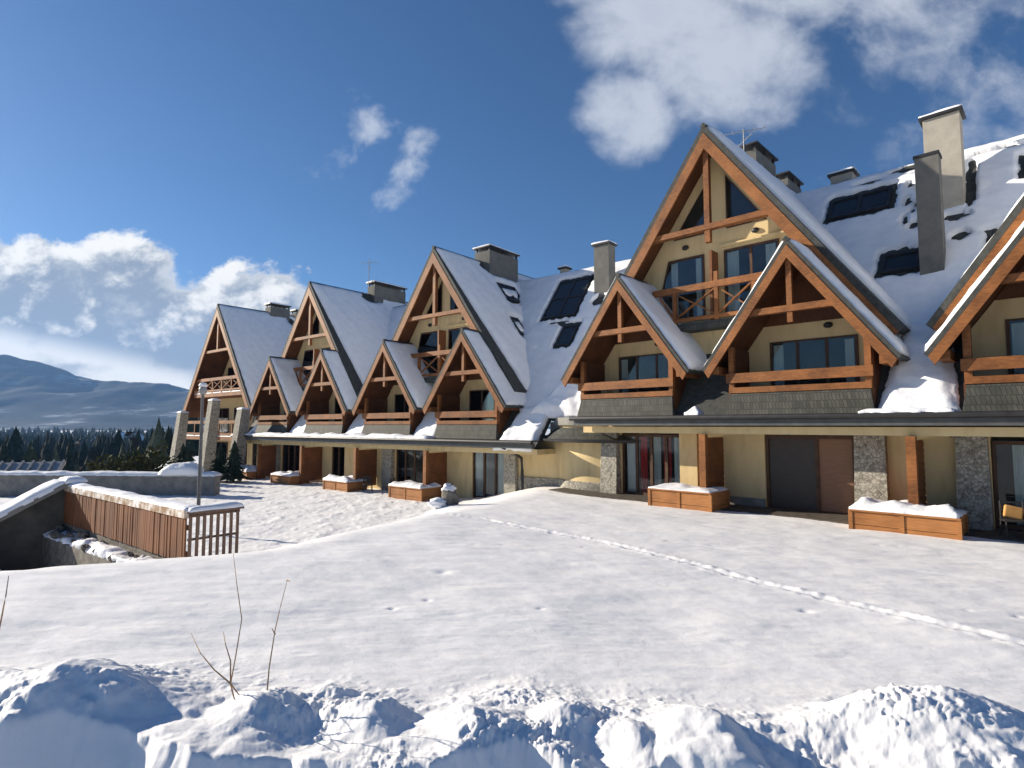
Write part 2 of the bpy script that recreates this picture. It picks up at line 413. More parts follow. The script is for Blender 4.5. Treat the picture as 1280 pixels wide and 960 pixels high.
def window(root, s0, s1, z0, z1, t, bars=1, name='window', poly=None, drapes=0):
    """dark window set on a wall at depth t (front face)"""
    f = MB(); fw = .07
    if poly is None: poly = [(s0,z0),(s1,z0),(s1,z1),(s0,z1)]
    n = len(poly)
    cx = sum(p[0] for p in poly)/n; cz = sum(p[1] for p in poly)/n
    def inset(p, d):
        vx, vz = cx-p[0], cz-p[1]; l = math.hypot(vx, vz); return (p[0]+vx/l*d, p[1]+vz/l*d)
    inn = [inset(p, fw*1.5) for p in poly]
    for i in range(n):
        j = (i+1) % n
        q = [poly[i], poly[j], inn[j], inn[i]]
        f.prism([(x, t-.05, z) for x, z in q], (0, .06, 0))
    if len(poly) == 4 and bars:
        for b in range(1, bars+1):
            x = s0+(s1-s0)*b/(bars+1); f.box(x-.05, x+.05, t-.045, t+.005, z0+fw, z1-fw)
    fo = f.build(name, M['frame'], root)
    p = MB(); p.prism([(x, t-.034, z) for x, z in inn], (0, .008, 0)); p.build('pane', M['winglass'], fo)
    p = MB(); p.prism([(x, t-.010, z) for x, z in inn], (0, .006, 0)); p.build('dark_backing', M['room'], fo)  # thin dark board painted to stand in for the unlit room behind
    if len(poly) == 4 and drapes:
        x0 = max(poly[0][0], poly[3][0])+.12; x1 = min(poly[1][0], poly[2][0])-.12; w_ = x1-x0
        for a, b in ((x0, x0+w_*drapes), (x1-w_*drapes*.8, x1)):
            c = MB(); n_ = max(5, int((b-a)*22)); zz = [poly[0][1]+.12, poly[2][1]-.12]
            pts = [(a+(b-a)*q/n_, t-.016-.005*(q % 2)) for q in range(n_+1)]
            for q in range(n_): c.face([(pts[q][0],pts[q][1],zz[0]),(pts[q+1][0],pts[q+1][1],zz[0]),(pts[q+1][0],pts[q+1][1],zz[1]),(pts[q][0],pts[q][1],zz[1])])
            c.build('curtain', M['curtain'], fo, smooth=True, fix=False)
    return fo

def glazed_door(root, s0, s1, z0, z1, t, leaves=3, curtains=(), depth=1.1, name='glazed_door'):
    f = MB(); w = .075
    f.box(s0, s0+w, t, t+.09, z0, z1); f.box(s1-w, s1, t, t+.09, z0, z1); f.box(s0+w+.002, s1-w-.002, t+.003, t+.087, z1-w*1.3, z1); f.box(s0+w+.002, s1-w-.002, t+.003, t+.087, z0, z0+.12)
    for i in range(1, leaves):
        x = s0+(s1-s0)*i/leaves; f.box(x-.06, x+.06, t+.006, t+.084, z0+.122, z1-w*1.3-.002)
    fo = f.build(name, M['frame'], root)
    g = MB(); g.box(s0+w*.5, s1-w*.5, t+.04, t+.05, z0+.06, z1-.05); g.build('pane', M['glass'], fo)
    r = MB()
    x0, x1, y0, y1 = s0-.02, s1+.02, t+.10, t+depth
    r.face([(x0,y1,z0),(x1,y1,z0),(x1,y1,z1+.02),(x0,y1,z1+.02)]); r.face([(x0,y0,z0),(x0,y1,z0),(x0,y1,z1+.02),(x0,y0,z1+.02)])
    r.face([(x1,y1,z0),(x1,y0,z0),(x1,y0,z1+.02),(x1,y1,z1+.02)]); r.face([(x0,y0,z0+.01),(x1,y0,z0+.01),(x1,y1,z0+.01),(x0,y1,z0+.01)]); r.face([(x0,y1,z1),(x1,y1,z1),(x1,y0,z1),(x0,y0,z1)])
    r.build('room_interior', M['room'], fo, fix=False)
    for (a, b, kind) in curtains:
        c = MB(); n = max(6, int((b-a)*40)); pts = []
        for i in range(n+1):
            x = a+(b-a)*i/n; pts.append((x, t+.115+.016*math.sin(i*1.35+a*7)+.006*math.sin(i*.5)))
        for i in range(n):
            c.face([(pts[i][0],pts[i][1],z0+.06),(pts[i+1][0],pts[i+1][1],z0+.06),(pts[i+1][0],pts[i+1][1],z1-.1),(pts[i][0],pts[i][1],z1-.1)])
            c.face([(pts[i+1][0],pts[i+1][1]+.006,z0+.06),(pts[i][0],pts[i][1]+.006,z0+.06),(pts[i][0],pts[i][1]+.006,z1-.1),(pts[i+1][0],pts[i+1][1]+.006,z1-.1)])
        o = c.build('curtain', M[kind], fo, smooth=True, fix=False)
        if kind == 'redcurtain': o['label'] = 'narrow red curtain behind the glass'
    return fo

def wall_lamp(root, s, z, t):
    m = MB(); pr = [(.0,0),(.10,0),(.12,.04),(.10,.09),(.05,.12),(.0,.13)]
    n = 12; b0 = len(m.v)
    for r, d in pr:
        for k in range(n):
            a = 2*math.pi*k/n; m.v.append((s+r*1.2*math.cos(a), t-d, z+r*.85*math.sin(a)))
    for i in range(len(pr)-1):
        for k in range(n):
            k2 = (k+1) % n; m.f.append((i*n+k, i*n+k2, (i+1)*n+k2, (i+1)*n+k)); m.m.append(0)
    m.build('wall_lamp', M['blackmetal'], root, smooth=True)

def dormer(root, c, t1=4.6, full=True, lamp=True, smask=None):
    za, hw, k = 8.5, 2.86, 1.37
    r = gable_roof(root, 'dormer_roof', c, 0, t1, za, hw, k, board=.25, thick=.12, snow_th=.15, foot_bare=.10, apex_bare=.05, smask=smask)
    truss(r, c, .10, za, k, .13, 6.30, .42, .16)
    # beam ends under the feet
    for sg in (-1, 1):
        b = MB(); x = c+sg*(hw-.42)
        b.box(x-.13, x+.13, .12, 1.95, 4.42, 4.66); b.build('beam_end', M['wood'], r)
    # recessed wall
    L = math.hypot(1, k); zi = za-.19*L; tw = 2.0
    zb = 3.6
    pts = [(c-2.34, tw, zb), (c+2.34, tw, zb), (c+2.34, tw, zi-k*2.34), (c, tw, zi), (c-2.34, tw, zi-k*2.34)]
    w = MB(); w.prism(pts, (0, .25, 0)); w.build('dormer_wall', M['plaster'], root)
    hz_ = (zi-6.12)/k
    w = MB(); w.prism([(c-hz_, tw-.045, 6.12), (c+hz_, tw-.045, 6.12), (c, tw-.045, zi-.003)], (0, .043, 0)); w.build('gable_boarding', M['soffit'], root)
    window(root, c-1.30, c+1.38, 3.80, 5.56, tw, bars=2, drapes=.13)
    if lamp: wall_lamp(root, c+.55, 5.95, tw)
    # shingled apron and side cheeks
    a = MB()
    for x0, x1 in ((c-2.03, c+2.03),):
        a.hexa([(x0-.10,.16,3.06),(x1+.10,.16,3.06),(x1+.10,1.40,3.06),(x0-.10,1.40,3.06),(x0,.32,3.74),(x1,.32,3.74),(x1,1.40,3.74),(x0,1.40,3.74)])
    a.build('shingle_apron', M['slate'], root)
    for sg in (-1, 1):
        x = c+sg*2.035
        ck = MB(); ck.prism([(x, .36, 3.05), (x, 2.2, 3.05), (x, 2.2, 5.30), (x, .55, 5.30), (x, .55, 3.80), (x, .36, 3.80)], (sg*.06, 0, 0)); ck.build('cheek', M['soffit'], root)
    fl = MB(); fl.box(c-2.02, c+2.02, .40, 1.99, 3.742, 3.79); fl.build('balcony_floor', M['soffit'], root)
    # balcony rail
    b = MB(); b.box(c-2.06, c+2.06, .30, .37, 3.765, 3.95)
    bal = b.build('balcony_rail', M['wood'], root)
    b = MB(); b.box(c-2.12, c+2.12, .23, .33, 4.10, 4.41); b.build('top_board', M['wood'], bal)
    for sg in (-1, 1):
        x = c+sg*1.98
        b = MB(); b.box(x-.085, x+.085, .335, .50, 3.76, 8.5-.26*L-k*2.0-.02 if True else 5.2); b.build('post', M['wood'], bal)
    return r

def big_gable(root, c, za, lower_z, t0=1.05, t1=14, smask=None, hw=5.85, foot_bare=.75, wall_t=2.15, screen=True, left_snow=True, shade_lamps=True):
    k = KB
    r = gable_roof(root, 'gable_roof', c, t0, t1, za, hw, k, board=.35, thick=.18, snow_th=.20, foot_bare=foot_bare, apex_bare=.10, smask=smask, left_snow=left_snow, board_w=.09)
    truss(r, c, t0+.10, za, k, .20, za-3.82, .55, .20)
    L = math.hypot(1, k); zi = za-.26*L; tw = wall_t
    hb = (zi-lower_z)/k
    w = MB(); w.prism([(c-hb, tw, lower_z), (c+hb, tw, lower_z), (c, tw, zi)], (0, .3, 0)); w.build('gable_wall', M['plaster'], root)
    d = za-13.7
    window(root, 0,0,0,0, tw, poly=[(c-1.85, 10.0+d), (c-.38, 10.0+d), (c-.38, 12.05+d)])
    window(root, 0,0,0,0, tw, poly=[(c+.30, 10.0+d), (c+1.75, 10.0+d), (c+.30, 12.05+d)])
    # upper french windows
    window(root, 0,0,0,0, tw, bars=0, drapes=.22, poly=[(c-2.75, 6.75+d), (c-.60, 6.75+d), (c-.60, 9.22+d), (c-2.10, 9.22+d)])
    window(root, c+.18, c+2.15, 6.75+d, 9.20+d, tw, bars=1, drapes=.25)
    # ledge over the windows
    b = MB(); b.box(c+.05, c+2.5, tw-.09, tw-.002, 9.30+d, 9.42+d); b.build('window_ledge', M['plaster'], root)
    if shade_lamps:
        wall_lamp(root, c-1.35, 9.62+d, tw); wall_lamp(root, c+1.35, 9.68+d, tw)
    # upper balcony
    tb = 1.45
    b = MB(); b.box(c-1.52, c+1.52, tb, tw-.004, 6.24+d, 6.52+d); bal = b.build('balcony', M['slate'], root)
    b = MB(); b.box(c-2.42, c+2.42, tb-.06, tb+.06, 7.70+d, 7.94+d); b.build('top_rail', M['wood'], bal)
    b = MB(); b.box(c-1.60, c+1.60, tb-.04, tb+.05, 6.58+d, 6.72+d); b.build('bottom_rail', M['wood'], bal)
    xs = (-1.50, .15, 1.50)
    for x in xs:
        b = MB(); b.box(c+x-.07, c+x+.07, tb-.045, tb+.075, 6.525+d, (8.28 if abs(x-.15) < .1 else 7.695)+d); b.build('post', M['wood'], bal)
    for i in range(2):
        b = MB()
        b.beam((c+xs[i]+.08, tb, 6.75+d), (c+xs[i+1]-.08, tb, 7.66+d), .05, .09, (0,1,0))
        b.beam((c+xs[i]+.08, tb+.052, 7.66+d), (c+xs[i+1]-.08, tb+.052, 6.75+d), .05, .09, (0,1,0))
        b.build('cross_brace', M['wood'], bal)
    for sg in (-1, 1):
        b = MB(); b.beam((c+sg*1.58, tb, 6.80+d), (c+sg*2.12, tb, 7.66+d), .05, .09, (0,1,0)); b.build('cross_brace', M['wood'], bal)
    if screen:
        b = MB(); b.box(c-.16, c-.06, tb+.15, tw-.01, 6.53+d, 9.15+d); b.build('balcony_screen', M['panelwood'], root)
    return r

def chimney(root, s0, s1, t0, t1, z0, z1, cap='slab', name='chimney', over=.10, snow=True, label=None, m='render'):
    b = MB(); b.box(s0, s1, t0, t1, z0, z1); ch = b.build(name, M[m], root)
    if label: ch['label'] = label
    if cap == 'slab':
        c = MB(); c.box(s0-over, s1+over, t0-over, t1+over, z1+.003, z1+.10); c.build('cap', M['blackmetal'], ch)
        zt = z1+.10
    else:
        c = MB()
        for x in (s0+.08, s1-.08):
            for y in (t0+.08, (t0+t1)/2, t1-.08): c.box(x-.05, x+.05, y-.05, y+.05, z1+.002, z1+.22)
        c.box(s0-over, s1+over, t0-over, t1+over, z1+.222, z1+.29); c.build('cap', M['blackmetal'], ch)
        zt = z1+.29
    if snow:
        snow_quad([(s0-over,t0-over,zt),(s1+over,t0-over,zt),(s1+over,t1+over,zt),(s0-over,t1+over,zt)], .13, 'snow_cap', ch, cell=.1, mname='snow', ragged=.02)
    return ch

def skylight(root, pl, a0, a1, b0, b1, nx=1, ny=1, lift=.16, open_a=0):
    """pl=(O,u,v,n) roof plane; frame from a0..a1 along u, b0..b1 along v"""
    O, u, v, n = pl
    P = lambda a, b, h: tuple(O + u*a + v*b + n*h)
    def bx(mb, x0, x1, y0, y1, h0, h1):
        mb.hexa([P(x0,y0,h0),P(x1,y0,h0),P(x1,y1,h0),P(x0,y1,h0),P(x0,y0,h1),P(x1,y0,h1),P(x1,y1,h1),P(x0,y1,h1)])
    f = MB(); w = .09
    bx(f, a0, a0+w, b0, b1, -.02, lift); bx(f, a1-w, a1, b0, b1, -.02, lift)
    bx(f, a0+w, a1-w, b0, b0+w, -.02, lift-.003); bx(f, a0+w, a1-w, b1-w*1.6, b1, -.02, lift+.01)
    for i in range(1, nx):
        x = a0+(a1-a0)*i/nx; bx(f, x-.07, x+.07, b0+w, b1-w*1.6, -.02, lift-.006)
    for i in range(1, ny):
        y = b0+(b1-b0)*i/ny; bx(f, a0+w, a1-w, y-.06, y+.06, -.02, lift-.009)
    fo = f.build('skylight', M['blackmetal'], root)
    p = MB(); bx(p, a0+w*.5, a1-w*.5, b0+w*.5, b1-w*.8, .02, lift-.05); p.build('pane', M['pane'], fo)
    return fo

def plane_main(k=1.3, z0=3.05, t0=.35):
    O = Vector((0, t0, z0)); u = Vector((1,0,0)); v = Vector((0,1,k)).normalized(); n = u.cross(v).normalized()
    return (O, u, v, n)
def plane_right(c, za, k=KB):
    O = Vector((c, 0, za)); u = Vector((0,1,0)); v = Vector((1,0,-k)).normalized(); n = u.cross(v)
    if n.z < 0: n = -n
    return (O, u, v, n)

def privacy_screen(root, s, slats=True, z1=2.30):
    b = MB(); b.box(s-.11, s+.11, -.36, -.16, -.05, 2.418); sc = b.build('privacy_screen', M['wood'], root)
    b = MB()
    n = 11; dz = (z1-.25)/n
    b.box(s-.028, s+.028, -.155, 1.17, .2, z1)
    for i in range(n): b.box(s-.045, s+.045, -.158, 1.172, .25+i*dz, .25+i*dz+dz-.035)
    b.build('slatted_panel', M['panelwood'], sc)
    return sc

def main_roof(root, k, poly, gaps, name='main_roof'):
    pl = plane_main(k); O, u, v, n = pl
    L = math.hypot(1, k)
    zt = lambda t: 3.05+k*(t-.35)
    mb = MB()
    for pg in [poly]+[[(a,.1),(b,.1),(b,2.099),(a,2.099)] for a, b in gaps]:
        mb.prism([(s, t, zt(t)) for s, t in pg], tuple(-n*.16))
    r = mb.build(name, M['tile'], root)
    return r, pl, zt

# =================================================================== RIGHT LODGE
SR = -6.0
org = wpt(WR, 0, 0, 0)
right = empty('chalet_lodge', org, WR[0]-math.pi/2)
tag(right, 'near chalet wing on the right with the tallest timber gable and big snowy roof', 'chalet', 'alpine chalet wings')

# ground floor
def facade(root, segs, s_end, t=1.2, lintel=(0,0), z0=-.4):
    w = MB()
    for a, b in segs: w.box(a, b, t, t+.3, z0, 2.422)
    w.box(lintel[0], lintel[1], t+.002, t+.298, 2.424, 3.04)
    return w.build('wall', M['plaster'], root)
facade(right, [(-14.2,-13.02),(-10.42,-7.42),(-4.76,-1.62),(1.12,3.0),(5.0,9.4)], 9.4, lintel=(-14.2, 9.4))
w = MB(); w.box(-14.18, 9.38, 1.502, 9.0, -.4, 3.0)   # body of the house behind
# (kept open where rooms are) -> only end walls and back
w = MB()
w.box(9.1, 9.4, 1.502, 12.5, -.4, 3.04); w.box(-14.2, 9.4, 12.5, 12.8, -.4, 3.04); w.box(-14.2, -13.9, 1.502, 12.498, -.4, 4.2)
w.build('wall', M['plaster'], right)
for a, b in ((-13.80,-13.08),(-4.72,-3.94),(-2.32,-1.66)):
    m = MB(); m.hexa([(a-.04,.82,-.3),(b+.04,.82,-.3),(b+.04,1.21,-.3),(a-.04,1.21,-.3),(a,.95,2.41),(b,.95,2.41),(b,1.21,2.41),(a,1.21,2.41)])
    o = m.build('stone_pier', M['stone'], right)
m = MB(); m.box(-10.40, -9.72, 1.02, 1.198, -.2, 2.415); m.build('pilaster', M['plaster'], right)
for a, b in ((-10.42,-7.43),(-3.9,-2.36)):
    m = MB(); m.box(a, b, 1.13, 1.197, -.3, .28); m.build('plinth', M['concrete'], right)
glazed_door(right, -13.0, -10.44, 0.0, 2.36, 1.26, 4, [(-12.85,-12.30,'curtain'),(-12.26,-11.94,'redcurtain'),(-11.80,-11.36,'curtain'),(-11.24,-10.93,'redcurtain'),(-10.80,-10.50,'curtain')])
m = MB(); m.box(-7.40,-7.32,1.26,1.38,0,2.40); m.box(-4.86,-4.78,1.26,1.38,0,2.40); m.box(-7.318,-4.862,1.262,1.378,2.28,2.40); m.box(-7.318,-4.862,1.262,1.378,-.05,.06); m.box(-5.90,-5.80,1.264,1.376,.062,2.278)
d = m.build('terrace_door', M['frame'], right)
m = MB(); m.box(-7.32,-5.90,1.33,1.36,.06,2.28); m.build('door_panel', M['darkblind'], d)
m = MB(); m.box(-5.80,-4.86,1.32,1.35,.06,2.28); o = m.build('door_panel', M['blind'], d); o['label'] = 'brown right-hand leaf of the dark terrace door'
glazed_door(right, -1.60, 1.10, 0.05, 2.30, 1.26, 3, [(-1.2,-.75,'curtain'),(.3,.9,'curtain')])
glazed_door(right, 3.02, 4.98, 0.05, 2.30, 1.26, 2, [(3.2,3.9,'curtain')])
# eave
m = MB(); m.box(-13.9, 9.4, -.12, 1.198, 2.43, 2.66); so = m.build('soffit_band', M['plaster'], right)
m = MB(); m.box(-14.05, 9.45, -.55, -.362, 2.70, 2.93); m.build('fascia', M['metal'], right)
m = MB(); m.tube([(-14.15,-.64,2.97),(-8,-.64,2.965),(0,-.64,2.97),(9.5,-.64,2.97)], .085, 10); m.box(-14.1, 9.45, -.60, .42, 3.0, 3.045)
m.build('gutter', M['blackmetal'], right)
for s, t in ((-11.3,.0),(-6.3,.0),(-2.2,.0)):
    m = MB(); m.lathe([(.11,2.40),(.12,2.428)], 12, (s,t)); m.build('ceiling_light', M['blackmetal'], right)
privacy_screen(right, -8.85); privacy_screen(right, -3.10); privacy_screen(right, 3.6)
# main roof
KM = 1.3
roofR, plR, zR = main_roof(right, KM, [(-14.2,2.1),(9.6,2.1),(9.6,7.83),(-9.6,7.83),(-14.2,2.7)], [(-10.20,-8.22),(-4.02,-2.02),(2.18,4.30),(8.50,9.6)])
m = MB(); zr = zR(7.83)
m.prism([(-9.0,7.84,zr),(9.6,7.84,zr),(9.6,13.0,zr-KM*5.16),(-9.0,13.0,zr-KM*5.16)], (0,-.1,-.13)); m.build('rear_slope', M['tile'], roofR)
m = MB(); m.prism([(9.1,1.2,3.0),(9.1,12.6,3.0),(9.1,7.83,zr-.2)], (.28,0,0)); m.build('end_gable', M['plaster'], right)
zt = zR
sky_r = [(-6.60,-4.52,6.25,7.0,2,1),(-4.42,-3.36,3.95,4.52,1,1),(-1.55,-.5,3.9,4.6,1,1),(-.75,.3,6.3,6.9,1,1)]
mk = masks(rect_mask([(a-.10,b+.10,c-.03,d+.12) for a,b,c,d,_,_ in sky_r]),
           blob_mask([((-3.75,7.6),(.95,.16)),((-2.15,6.5),(.14,.9)),((-2.5,5.40),(.40,.13)),((-3.95,6.9),(.10,.13)),((-3.65,6.75),(.09,.11)),((-3.95,6.3),(.10,.16)),((-3.62,6.15),(.10,.13)),((-3.95,5.6),(.09,.17)),((-3.65,5.4),(.12,.13)),((-3.75,5.9),(.08,.09)),
                      ((-5.4,7.45),(.55,.08)),((-2.35,4.75),(.26,.14)),((-1.0,7.45),(1.2,.05))]))
cs = [(-8.4,2.1,zt(2.1)),(9.5,2.1,zt(2.1)),(9.5,7.8,zt(7.8)),(-8.6,7.8,zt(7.8))]
snow_quad(cs, .14, 'snow_cover', roofR, cell=.10, mask=mk, seed=3)
for a, b, c, d, nx, ny in sky_r:
    b0 = (c-.35)*math.hypot(1,KM); b1 = (d-.35)*math.hypot(1,KM)
    skylight(roofR, plR, a, b, b0, b1, nx, ny, .15)
# heap of snow sliding between the dormers, and a blob further left
cs = [(-4.0,.22,zt(.22)),(-2.05,.22,zt(.22)),(-2.45,2.5,zt(2.5)),(-3.55,2.5,zt(2.5))]
o = snow_quad(cs, .22, 'snow_heap', roofR, cell=.09, ragged=.10, mname='snow', seed=9, edge=4)
m = MB()
snow_quad([(-4.2,-.70,3.05),(-2.1,-.70,3.05),(-2.1,.2,3.06),(-4.2,.2,3.06)], .09, 'snow_heap', roofR, cell=.07, ragged=.09, mname='snow', seed=19)
snow_quad([(-9.50,-.30,3.05),(-8.95,-.30,3.05),(-9.05,.25,3.06),(-9.45,.25,3.06)], .30, 'snow_heap', roofR, cell=.06, ragged=.06, mname='snow', seed=29, edge=4)
# gables
big_gable(right, -9.2, 13.7, 4.2, foot_bare=.85)
big_gable(right, 3.0, 13.7, 4.2, foot_bare=.6)
dormer(right, -12.3); dormer(right, -6.12); dormer(right, .08, lamp=False); dormer(right, 6.4)
# chimneys
chimney(right, -3.30, -2.28, 5.55, 6.35, 9.0, 13.33, label='tall pale chimney standing on the big snowy roof')
chimney(right, -3.30, -2.67, 3.60, 4.15, 6.6, 11.28, snow=False, cap='slab', over=.03, label='slim dark chimney in front of the tall pale one', m='darkrender')
chimney(right, -6.98, -6.15, 8.3, 9.0, 11.5, 13.32, label='short chimney just past the ridge')
chimney(right, -9.5, -8.9, 5.2, 7.4, 12.5, 14.15, cap='rack', snow=False, m='darkrender')
chimney(right, -9.4, -8.8, 8.6, 10.4, 12.0, 13.95, cap='rack', snow=False, m='darkrender')
def antenna(root, s, t, z, h, arms):
    m = MB(); m.tube([(s,t,z),(s,t,z+h)], .025, 6)
    for zz, l, dt in arms:
        m.tube([(s-l,t-dt,z+zz),(s+l,t+dt,z+zz)], .015, 5)
        for q in np.linspace(-1, 1, 5):
            m.tube([(s+l*q-.12*dt,t+dt*q+.25*l,z+zz),(s+l*q+.12*dt,t+dt*q-.25*l,z+zz)], .010, 4)
    return m.build('antenna', M['greymetal'], root)
antenna(right, -9.15, 4.6, 13.5, 1.35, [(1.25,.75,.3),(.85,.5,-.4)])

# round stair bay in the corner between the two wings
def to_local(w, org_, p):
    d = Vector(p)-org_; return (d.dot(w[1]), d.dot(w[2]), d.z)
bc = to_local(WR, org, (5.0, 26.4, 0))
n = 72
m = MB(); m.lathe([(2.9,-.5),(2.9,2.95)], n, bc[:2], caps=False); bay = m.build('round_bay', M['plaster'], right, smooth=True, fix=False)
m = MB(); m.lathe([(2.9,-.5),(2.97,-.5),(2.97,.32),(2.9,.36)], n, bc[:2], caps=False); m.build('plinth', M['stone'], bay)
m = MB(); m.lathe([(2.95,2.62),(3.62,2.08),(3.62,2.03),(2.9,2.05)], n, bc[:2], caps=False); m.build('skirt_roof', M['slate'], bay)
m = MB(); m.lathe([(3.62,2.0),(3.72,2.03),(3.74,2.12),(3.66,2.14),(3.62,2.1)], n, bc[:2], caps=False); m.build('gutter', M['blackmetal'], bay)
m = MB(); m.lathe([(3.0,2.75),(3.06,2.72),(3.06,3.06),(.5,3.10)], n, bc[:2], caps=False); m.build('fascia', M['concrete'], bay)

# =================================================================== LEFT LODGE
SL = -35.0
orgL = wpt(WL, SL, 0, -1.0)
left = empty('chalet_lodge', orgL, WL[0]-math.pi/2)
tag(left, 'far chalet wing on the left with three steep gables and four small dormers', 'chalet', 'alpine chalet wings')
S = lambda s: s-SL
cu = [-23.1, -35.5]; cg1 = -47.9
dz_ap = 13.55
doors = [(-20.2,-17.95,3),(-26.2,-23.9,3),(-32.6,-31.2,2),(-38.7,-36.4,3)]
segs = []; x = -42.3
for a, b, _ in sorted(doors):
    segs.append((S(x), S(a-.02))); x = b+.02
segs.append((S(x), S(-14.2)))
facade(left, segs, 0, lintel=(S(-42.3), S(-14.2)), z0=-.6)
m = MB(); m.box(S(-17.15), S(-14.2), 1.12, 1.197, -.4, 1.30); m.build('plinth', M['stone'], left)
for a, b, l in doors:
    w_ = b-a
    glazed_door(left, S(a), S(b), .05, 2.45, 1.26, l, [(S(a+.12), S(a+w_*.33), 'curtain'), (S(b-w_*.30), S(b-.15), 'curtain')])
m = MB(); m.box(S(-42.3), S(-42.0), 1.502, 12.5, -.6, 3.04); m.box(S(-42.3), S(-11.5), 12.5, 12.8, -.6, 3.04); m.build('wall', M['plaster'], left)
for a, b in ((-27.15,-26.3),(-17.9,-17.2),(-39.5,-38.9)):
    m = MB(); m.box(S(a), S(b), .95, 1.21, -.4, 2.41); m.build('stone_pier', M['stone'], left)
m = MB(); m.box(S(-42.4), S(-15.1), -.12, 1.198, 2.43, 2.66); m.build('soffit_band', M['plaster'], left)
m = MB(); m.box(S(-42.45), S(-15.05), -.55, -.362, 2.70, 2.93); m.build('fascia', M['metal'], left)
m = MB(); m.tube([(S(-42.5),-.64,2.97),(S(-30),-.64,2.97),(S(-15.0),-.64,2.97)], .085, 10); m.box(S(-42.45), S(-15.05), -.60, .42, 3.0, 3.045); gl = m.build('gutter', M['blackmetal'], left)
snow_quad([(S(-42.4),-.74,3.05),(S(-21.5),-.74,3.05),(S(-21.5),-.05,3.06),(S(-42.4),-.05,3.06)], .16, 'snow_cap', gl, cell=.16, ragged=.10, mname='snow', seed=5, rough=.9)
m = MB(); m.tube([(S(-17.3),-.55,2.95),(S(-17.0),-.3,2.75),(S(-16.75),.3,2.45),(S(-16.7),.8,2.2),(S(-16.7),.85,1.6),(S(-16.7),.85,-.3)], .075, 8); m.build('downpipe', M['blackmetal'], left)
for s in (-22.05, -27.95, -33.65, -39.1): privacy_screen(left, S(s))
roofL, plL, zL = main_roof(left, KM, [(S(-42.6),2.1),(S(-10.5),2.1),(S(-10.5),7.86),(S(-47.9),7.86),(S(-47.9),5.5)], [(S(-42.6),S(-40.70)),(S(-36.50),S(-34.30)),(S(-30.10),S(-28.10)),(S(-23.90),S(-21.95)),(S(-17.75),S(-15.3))])
zr = zL(7.86)
m = MB(); m.prism([(S(-15.25),1.08,zL(1.08)),(S(-10.5),1.08,zL(1.08)),(S(-10.5),2.099,zL(2.099)),(S(-15.25),2.099,zL(2.099))], tuple(-plL[3]*.16)); m.build('eave_strip', M['tile'], roofL)
m = MB(); m.prism([(S(-47.9),7.87,zr),(S(-10.5),7.87,zr),(S(-10.5),13.0,zr-KM*5.13),(S(-47.9),13.0,zr-KM*5.13)], (0,-.1,-.13)); m.build('rear_slope', M['tile'], roofL)
m = MB(); m.prism([(S(-10.9),1.2,3.0),(S(-10.9),12.6,3.0),(S(-10.9),7.86,zr-.2)], (.25,0,0)); m.build('end_gable', M['plaster'], left)
sky_l = [(-18.80,-16.65,5.35,7.25,2,2),(-16.98,-16.05,3.95,4.85,1,1)]
mk = masks(rect_mask([(S(a)-.06,S(b)+.06,c-.02,d+.08) for a,b,c,d,_,_ in sky_l]), blob_mask([((S(-17.5),5.1),(.7,.07)),((S(-17.2),4.95),(.4,.05)),((S(-15.4),5.9),(.5,.25))]))
zt = zL
snow_quad([(S(-17.0),1.1,zt(1.1)),(S(-10.6),1.1,zt(1.1)),(S(-10.6),7.83,zt(7.83)),(S(-23.0),7.83,zt(7.83))], .14, 'snow_cover', roofL, cell=.12, mask=mk, seed=13)
snow_quad([(S(-17.7),-.1,zt(-.05)),(S(-15.35),-.1,zt(-.05)),(S(-15.35),1.5,zt(1.5)),(S(-17.0),1.5,zt(1.5))], .2, 'snow_heap', roofL, cell=.1, ragged=.12, mname='snow', seed=17)
snow_quad([(S(-16.7),1.10,zt(1.10)),(S(-12.4),1.10,zt(1.10)),(S(-12.4),3.0,zt(3.0)),(S(-14.6),3.0,zt(3.0))], .40, 'snow_heap', roofL, cell=.1, ragged=.08, mname='snow', seed=51, edge=5)  # extra thickness added so the front of the heap catches the sun
snow_quad([(S(-34.6),3.2,zt(3.2)),(S(-24.0),3.2,zt(3.2)),(S(-23.2),7.8,zt(7.8)),(S(-35.4),7.8,zt(7.8))], .14, 'snow_cover', roofL, cell=.25, seed=61)
snow_quad([(S(-46.8),5.3,zt(5.3)),(S(-36.6),3.2,zt(3.2)),(S(-35.6),7.8,zt(7.8)),(S(-47.2),7.8,zt(7.8))], .14, 'snow_cover', roofL, cell=.25, seed=63)
m = MB(); m.box(S(-15.35), S(-10.6), 1.21, 1.35, 2.95, 3.86); m.build('eave_wall', M['concrete'], left)
for a, b, c, d, nx, ny in sky_l:
    skylight(roofL, plL, S(a), S(b), (c-.35)*math.hypot(1,KM), (d-.35)*math.hypot(1,KM), nx, ny, .13)
for ca, cb in ((-38.6,-32.2),(-32.2,-26.0),(-26.0,-19.85)):
    a = ca+2.12; b = cb-2.12
    snow_quad([(S(a),.15,zt(.15)),(S(b),.15,zt(.15)),(S(b-.1),2.6,zt(2.6)),(S(a+.1),2.6,zt(2.6))], .14, 'snow_heap', roofL, cell=.12, ragged=.12, mname='snow', seed=ca)
snow_quad([(S(-42.1),.15,zt(.15)),(S(-40.75),.15,zt(.15)),(S(-40.75),1.8,zt(1.8)),(S(-41.4),1.8,zt(1.8))], .14, 'snow_heap', roofL, cell=.12, ragged=.12, mname='snow', seed=41)
